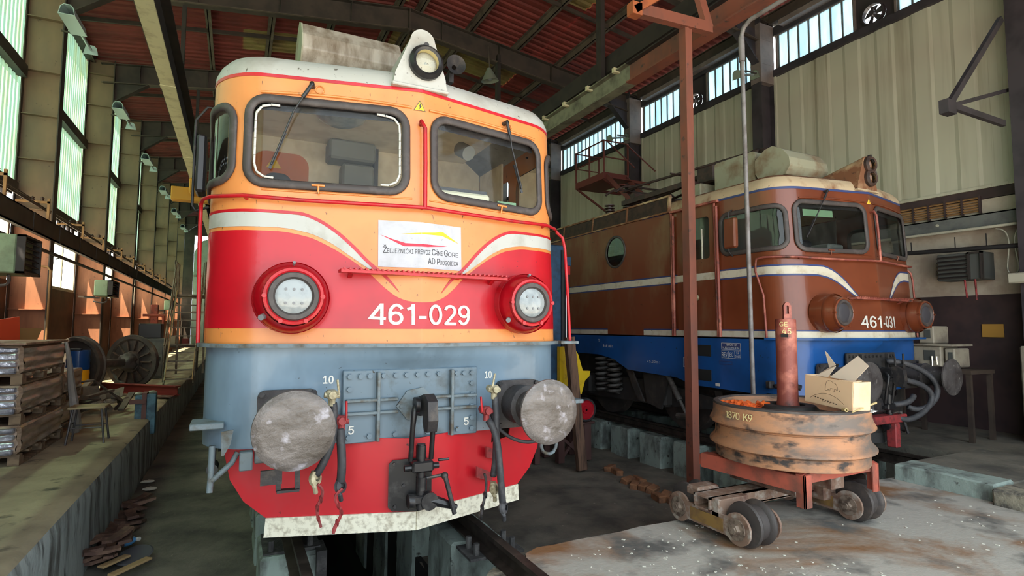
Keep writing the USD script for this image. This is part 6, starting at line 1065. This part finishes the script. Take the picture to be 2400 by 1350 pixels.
part(WL, 'pipe_run', [tube([(XL-.15+dx, 0, 3.9+z), (XL-.15+dx, 40, 3.9+z)], .018, 6) for dx, z in ((0, .10), (.08, .02), (-.1, .2))], 'steel_dark_brown', True)
for k, yc in enumerate([y+d for y in YC[:6] for d in (-.5,)]+[y+2.2 for y in YC[:5]]):
    t = holder(WL, 'cable_bracket'); part(t, 'upright', bx(XL+.01, XL+.05, yc-.02, yc+.02, 3.7, 4.12), 'bracket_ochre', False); part(t, 'arm', bx(XL-.47, XL+.05, yc-.02, yc+.02, 4.02, 4.06), 'bracket_ochre', False)
    for i in range(3): part(t, 'insulator', lathe([(.02, 0), (.035, .02), (.02, .04), (.035, .06), (.001, .09)], (XL-.37+.15*i, yc, 4.06), (0, 0, 1), 10), 'insulator', 40)
def flood(label, c, d, hs, m='lamp_housing', group=None):
    """a trough floodlight hung by its housing hs, opening along d"""
    t = thing('floodlight', label, 'lamp', c, 0, group); d = np.asarray(d, float); d /= np.linalg.norm(d); s = np.cross(d, (0, 0, 1)); s /= np.linalg.norm(s); u = np.cross(s, d)
    sec = [(-.13, -.10), (.13, -.10), (.10, .05), (.05, .10), (-.05, .10), (-.10, .05)]
    part(t, 'reflector', prism(Polygon(sec).difference(Polygon(sec).buffer(-.012)), hs, -d*hs/2, s, u), m, False); part(t, 'end_cap', prism(sec, .01, d*hs/2, s, u), m, False); part(t, 'end_cap', prism(sec, .01, -d*hs/2, s, u), 'lamp_shade', False)
    part(t, 'tube_lamp', cyl(-d*hs*.45, d*hs*.45, .03, 10), 'lens_frost'); part(t, 'stirrup', bar(u*.09-d*.0, np.array([(-.40 if c[0] < 0 else .40), 0, .12]), .03, .03), 'steel_dark_brown', False)
NM = ['first', 'second', 'third', 'fourth', 'fifth', 'sixth']
for i, yc in enumerate(YC[1:7]): flood('grey trough floodlight on the %s visible column of the left wall' % NM[i], (-2.95, yc-.30, 7.46), (.04, 1, -.02), .8)
for i, yc in enumerate((YR[2], YR[3], YR[4])): flood('grey trough floodlight on the right wall, %s column from the camera' % NM[i], (10.58, yc-.05, 7.66), (-.95, -.15, -.25), .75, 'lamp_shade')
cd = thing('conduit', 'rusty vertical conduit on the first visible column of the left wall', 'pipe', (XL+.05, 13.75, .2)); part(cd, 'pipe', tube([(0, 0, 0), (0, 0, 2.55), (-.05, 0, 2.62), (-.25, 0, 2.64)], .02, 8), 'bracket_ochre', True)
bl = thing('bell_lamp', 'bell shaped grey hanging lamp under the roof right of the lamp tower', 'lamp', at(1148, 185, Y=13.2)); part(bl, 'shade', lathe([(.05, .28), (.08, .22), (.20, .0), (.24, -.06), (.23, -.06), (.07, .21)], (0, 0, 0), (-.15, -.1, 1), 24), 'lamp_shade', 40); part(bl, 'bulb', trimesh.creation.icosphere(2, .07).apply_translation((0, 0, .02)), 'lens_frost', True); part(bl, 'rod', cyl((0, 0, .25), (-.05, 0, .9), .02, 8), 'steel_dark_brown')

# ---------------------------------------------------------------- right wall equipment
lv_ = thing('louvre_strip', 'rusty louvre strip in the right wall below the cream cladding', 'louvre', (XRG-.05, 5.6, 3.70)); part(lv_, 'slats', [mv(bx(-.02, .02, -.72, .62, -.008, .008), (0, 0, .03+i*.045), ry=-35) for i in range(6)], 'bracket_ochre', False, kind='stuff')
for y in np.linspace(-.72, .6, 6): part(lv_, 'upright', bx(-.03, .02, y-.015, y+.015, -.02, .28), 'dado_maroon', False)
tb = thing('grey_duct', 'long grey steel channel along the right wall under the louvres', 'channel', (XRG-.2, 5.3, 3.40)); part(tb, 'channel', [bx(-.04, .0, -1.1, 3.5, 0, .24), bx(-.04, .12, -1.1, 3.5, .22, .24), bx(-.04, .12, -1.1, 3.5, 0, .02)], 'beam_grey', False); part(tb, 'gauge', cyl((-.06, .15, .14), (-.03, .15, .14), .025, 12), 'conduit_white')
for i, (z, r, m, lab) in enumerate(((3.36, .025, 'conduit_white', 'pale conduit along the right wall under the grey channel'), (3.06, .04, 'pipe_black', 'black pipe along the right wall above the dark heater'))):
    t = thing('service_pipe', lab, 'pipe', (XRG-.34, 4.4, z)); part(t, 'pipe', tube([(0, -.2, -.04), (0, 2.2, .05)] if i else [(0, -.2, .02), (0, 6, .05)], r, 10), m, True)
    for y in (.3, .75, 1.45): part(t, 'hanger', bar((0, y, 0), (0, y, .22 if i else .05), .012, .012), 'pipe_black', False)
ht = thing('unit_heater', 'dark louvred unit heater on the right wall', 'heater', (XRG-.42, 5.05, 2.52)); part(ht, 'casing', [bx(-.02, .38, -.32, .34, .0, .46, .01)], 'heater_dark')
for i in range(6): part(ht, 'louvre', mv(bx(-.03, .03, -.12, .33, -.006, .006), (-.04, 0, .05+.07*i), ry=-30), 'louvre_dark', False)
part(ht, 'outlet_frame', [bx(-.06, .0, -.33, -.30, .0, .46), bx(-.06, .0, -.15, -.12, .0, .46), bx(-.06, 0, -.33, -.12, .43, .46)], 'louvre_dark', False); part(ht, 'bracket', [tube([(0, -.05, 0), (.05, -.05, -.3)], .015, 6), tube([(0, -.2, 0), (.02, -.2, -.35)], .015, 6)], 'faded_red', True)
single('ochre_sign', bx(-.01, .01, -.15, .15, -.11, .11), 'sign_ochre', 'small ochre plate on the maroon wall at the right edge', 'sign', (XRG-.05, 4.80, 1.66), smooth=False)
cbk = thing('switch_conduit', 'pair of pale bent conduits on the dark column at the right edge', 'conduit', (XR+.2, 4.42, 2.6)); part(cbk, 'conduit', [tube(spline([(0, 0, 0), (0, 0, .55), (-.0, .06, .7), (0, .16, .74)], 14), .012, 6), tube(spline([(0, -.08, 0), (0, -.08, .55), (0, -.14, .7), (0, -.24, .74)], 14), .012, 6)], 'conduit_white', True)
single('lamp_tray', bx(-.08, .08, -.35, .1, 0, .16, .02), 'conduit_white', 'pale strip lamp housing at the right edge below the conduits', 'lamp', (XR-.1, 4.22, 2.40))
single('pale_locker', bx(-.12, .12, -.30, .27, 0, 1.45, .02), 'cabinet_cream', 'tall pale locker cut by the right edge of the picture', 'locker', (10.82, 3.9, -.02))
for x0, y0_, z, w_, d2, h, lab, g in ((10.25, 5.08, 1.08, .26, .40, .33, 'lower cream machine box on the bench right of the brown locomotive', 0), (10.25, 5.10, 1.45, .22, .22, .28, 'upper cream machine box on the bench right of the brown locomotive', 1), (10.25, 4.78, 1.08, .22, .14, .30, 'grey cream ribbed box at the right end of the bench', 2)):
    t = thing('machine_box', lab, 'machine', (x0, y0_, z)); part(t, 'casing', bx(-w_, w_, -d2/2, d2/2, 0, h, .015), 'cabinet_cream'); part(t, 'panel', bx(-w_-.01, -w_, -d2*.3, d2*.1, h*.3, h*.8), 'heater_dark', False)
    if g == 0: part(t, 'chrome_bars', [cyl((-w_-.02, -.08, .02), (-w_-.02, -.08, .17), .016, 10), cyl((-w_-.02, -.15, .04), (-w_-.02, -.15, .17), .013, 10)], 'chrome_bar')
single('work_bench', [bx(-.35, .35, -.55, .5, 1.02, 1.08), bx(-.33, -.27, -.53, -.47, 0, 1.02), bx(.27, .33, -.53, -.47, 0, 1.02), bx(-.33, -.27, .42, .48, 0, 1.02), bx(.27, .33, .42, .48, 0, 1.02)], 'steel_dark_brown', 'dark work bench under the cream machine boxes', 'bench', (10.25, 5.0, -.02), smooth=False)
single('bench_shelf', bx(-.3, .3, -.35, .35, 0, .03), 'cabinet_cream', 'pale board lying across the lower machine boxes', 'board', (10.25, 5.05, 1.415), smooth=False)
jb = thing('steel_bracket', 'dark triangular steel bracket on the big column at the upper right', 'bracket', (XR, 4.2, 5.0)); o = np.array([XR, 4.2, 5.0]); J = lambda x, y, Y=4.15: at(x, y, Y=Y)-o
part(jb, 'strut', bar(J(2224, 246), J(2345, 45), .06, .09), 'column_dark', False); part(jb, 'strut', bar(J(2224, 246), J(2352, 290), .06, .09), 'column_dark', False); part(jb, 'strut', bar(J(2235, 246), J(2360, 212, 4.3), .05, .06), 'column_dark', False); part(jb, 'nose_plate', bx(J(2213, 246)[0], J(2232, 246)[0], -.10, .02, J(2220, 266)[2], J(2220, 235)[2]), 'column_dark', False)
rp = thing('access_platform', 'small red access platform with railings high on the right wall', 'platform', (9.75, 13.6, 5.95))
part(rp, 'deck', bx(-.45, .45, -.75, .75, 0, .20, .01), 'platform_red'); 
for x, y in ((-.43, -.73), (.43, -.73), (-.43, .73), (.43, .73), (-.43, 0)): part(rp, 'post', bx(x-.02, x+.02, y-.02, y+.02, .2, 1.15), 'platform_red', False)
part(rp, 'rail', [bar((-.43, -.73, z), (-.43, .73, z), .03, .03) for z in (.65, 1.13)]+[bar((-.43, s*.73, z), (.43, s*.73, z), .03, .03) for s in (-1, 1) for z in (.65, 1.13)], 'platform_red', False)
part(rp, 'stair_stringer', [bar((x, -.75, .1), (x, -2.0, -1.0), .04, .12) for x in (-.35, .35)]+[bar((x, -.75, 1.13), (x, -2.0, .0), .03, .03) for x in (-.35, .35)], 'platform_red', False)
for i in range(4): part(rp, 'stair_tread', bx(-.35, .35, -1.05-.28*i, -.85-.28*i, -.05-.25*i, -.02-.25*i), 'platform_red', False)
part(rp, 'support_arm', [bar((.4, s*.7, .05), (1.25, s*.7, .05), .06, .08) for s in (-1, 1)]+[bar((-.4, s*.7, .0), (1.25, s*.7, -.9), .05, .05) for s in (-1, 1)], 'platform_red', False)

# clutter on the far platform
gb = thing('steel_cabinet', 'grey steel cabinet on the platform behind the large wheelset', 'cabinet', (-2.15, 19.2, ZP)); part(gb, 'casing', bx(-.32, .32, -.3, .3, 0, 1.15, .02), 'beam_grey'); part(gb, 'door', bx(-.28, .28, -.315, -.3, .08, 1.05, .004), 'beam_grey'); part(gb, 'handle', bx(.2, .23, -.34, -.315, .5, .62), 'dark_steel', False)
single('black_crate', bx(-.28, .28, -.3, .3, 0, .42, .02), 'wiper_black', 'black crate standing on top of the grey steel cabinet', 'crate', (-2.2, 19.2, ZP+1.155))
wc2 = thing('work_bench', 'cluttered dark work bench under the distant ladder landing', 'bench', (-1.6, 21.6, ZP)); part(wc2, 'top', bx(-.5, .5, -.3, .3, .8, .86), 'steel_dark_brown', False)
for sx in (-.45, .45):
    for sy in (-.25, .25): part(wc2, 'leg', bx(sx-.03, sx+.03, sy-.03, sy+.03, 0, .8), 'steel_dark_brown', False)
for i, (x, y, w_, h, m, lab) in enumerate(((-1.85, 21.5, .16, .3, 'scrap_light', 'pale tin on the left of the distant work bench'), (-1.5, 21.6, .2, .22, 'scrap_red', 'dull red box in the middle of the distant work bench'), (-1.25, 21.55, .12, .34, 'heater_green', 'greenish canister on the right of the distant work bench'))):
    single(('tin', 'tool_box', 'canister')[i], bx(-w_/2, w_/2, -.1, .1, 0, h, .01), m, lab, ('tin', 'box', 'canister')[i], (x, y, ZP+.865))
hy = thing('hydrant_pipe', 'salmon painted standpipe with a cross arm beside the far left wall', 'pipe', (-2.75, 24.6, ZP)); part(hy, 'riser', bx(-.12, .12, -.1, .1, 0, 2.3, .02), 'trolley_red'); part(hy, 'cross_arm', [cyl((-.35, -.12, 1.9), (.35, -.12, 1.9), .05, 10), cyl((.3, -.12, 1.9), (.3, -.12, 1.4), .04, 10)], 'trolley_red'); part(hy, 'valve', lathe([(.02, -.05), (.12, -.02), (.12, .02), (.02, .05)], (0, -.15, 1.2), (0, 1, 0), 14), 'trolley_red', 40)
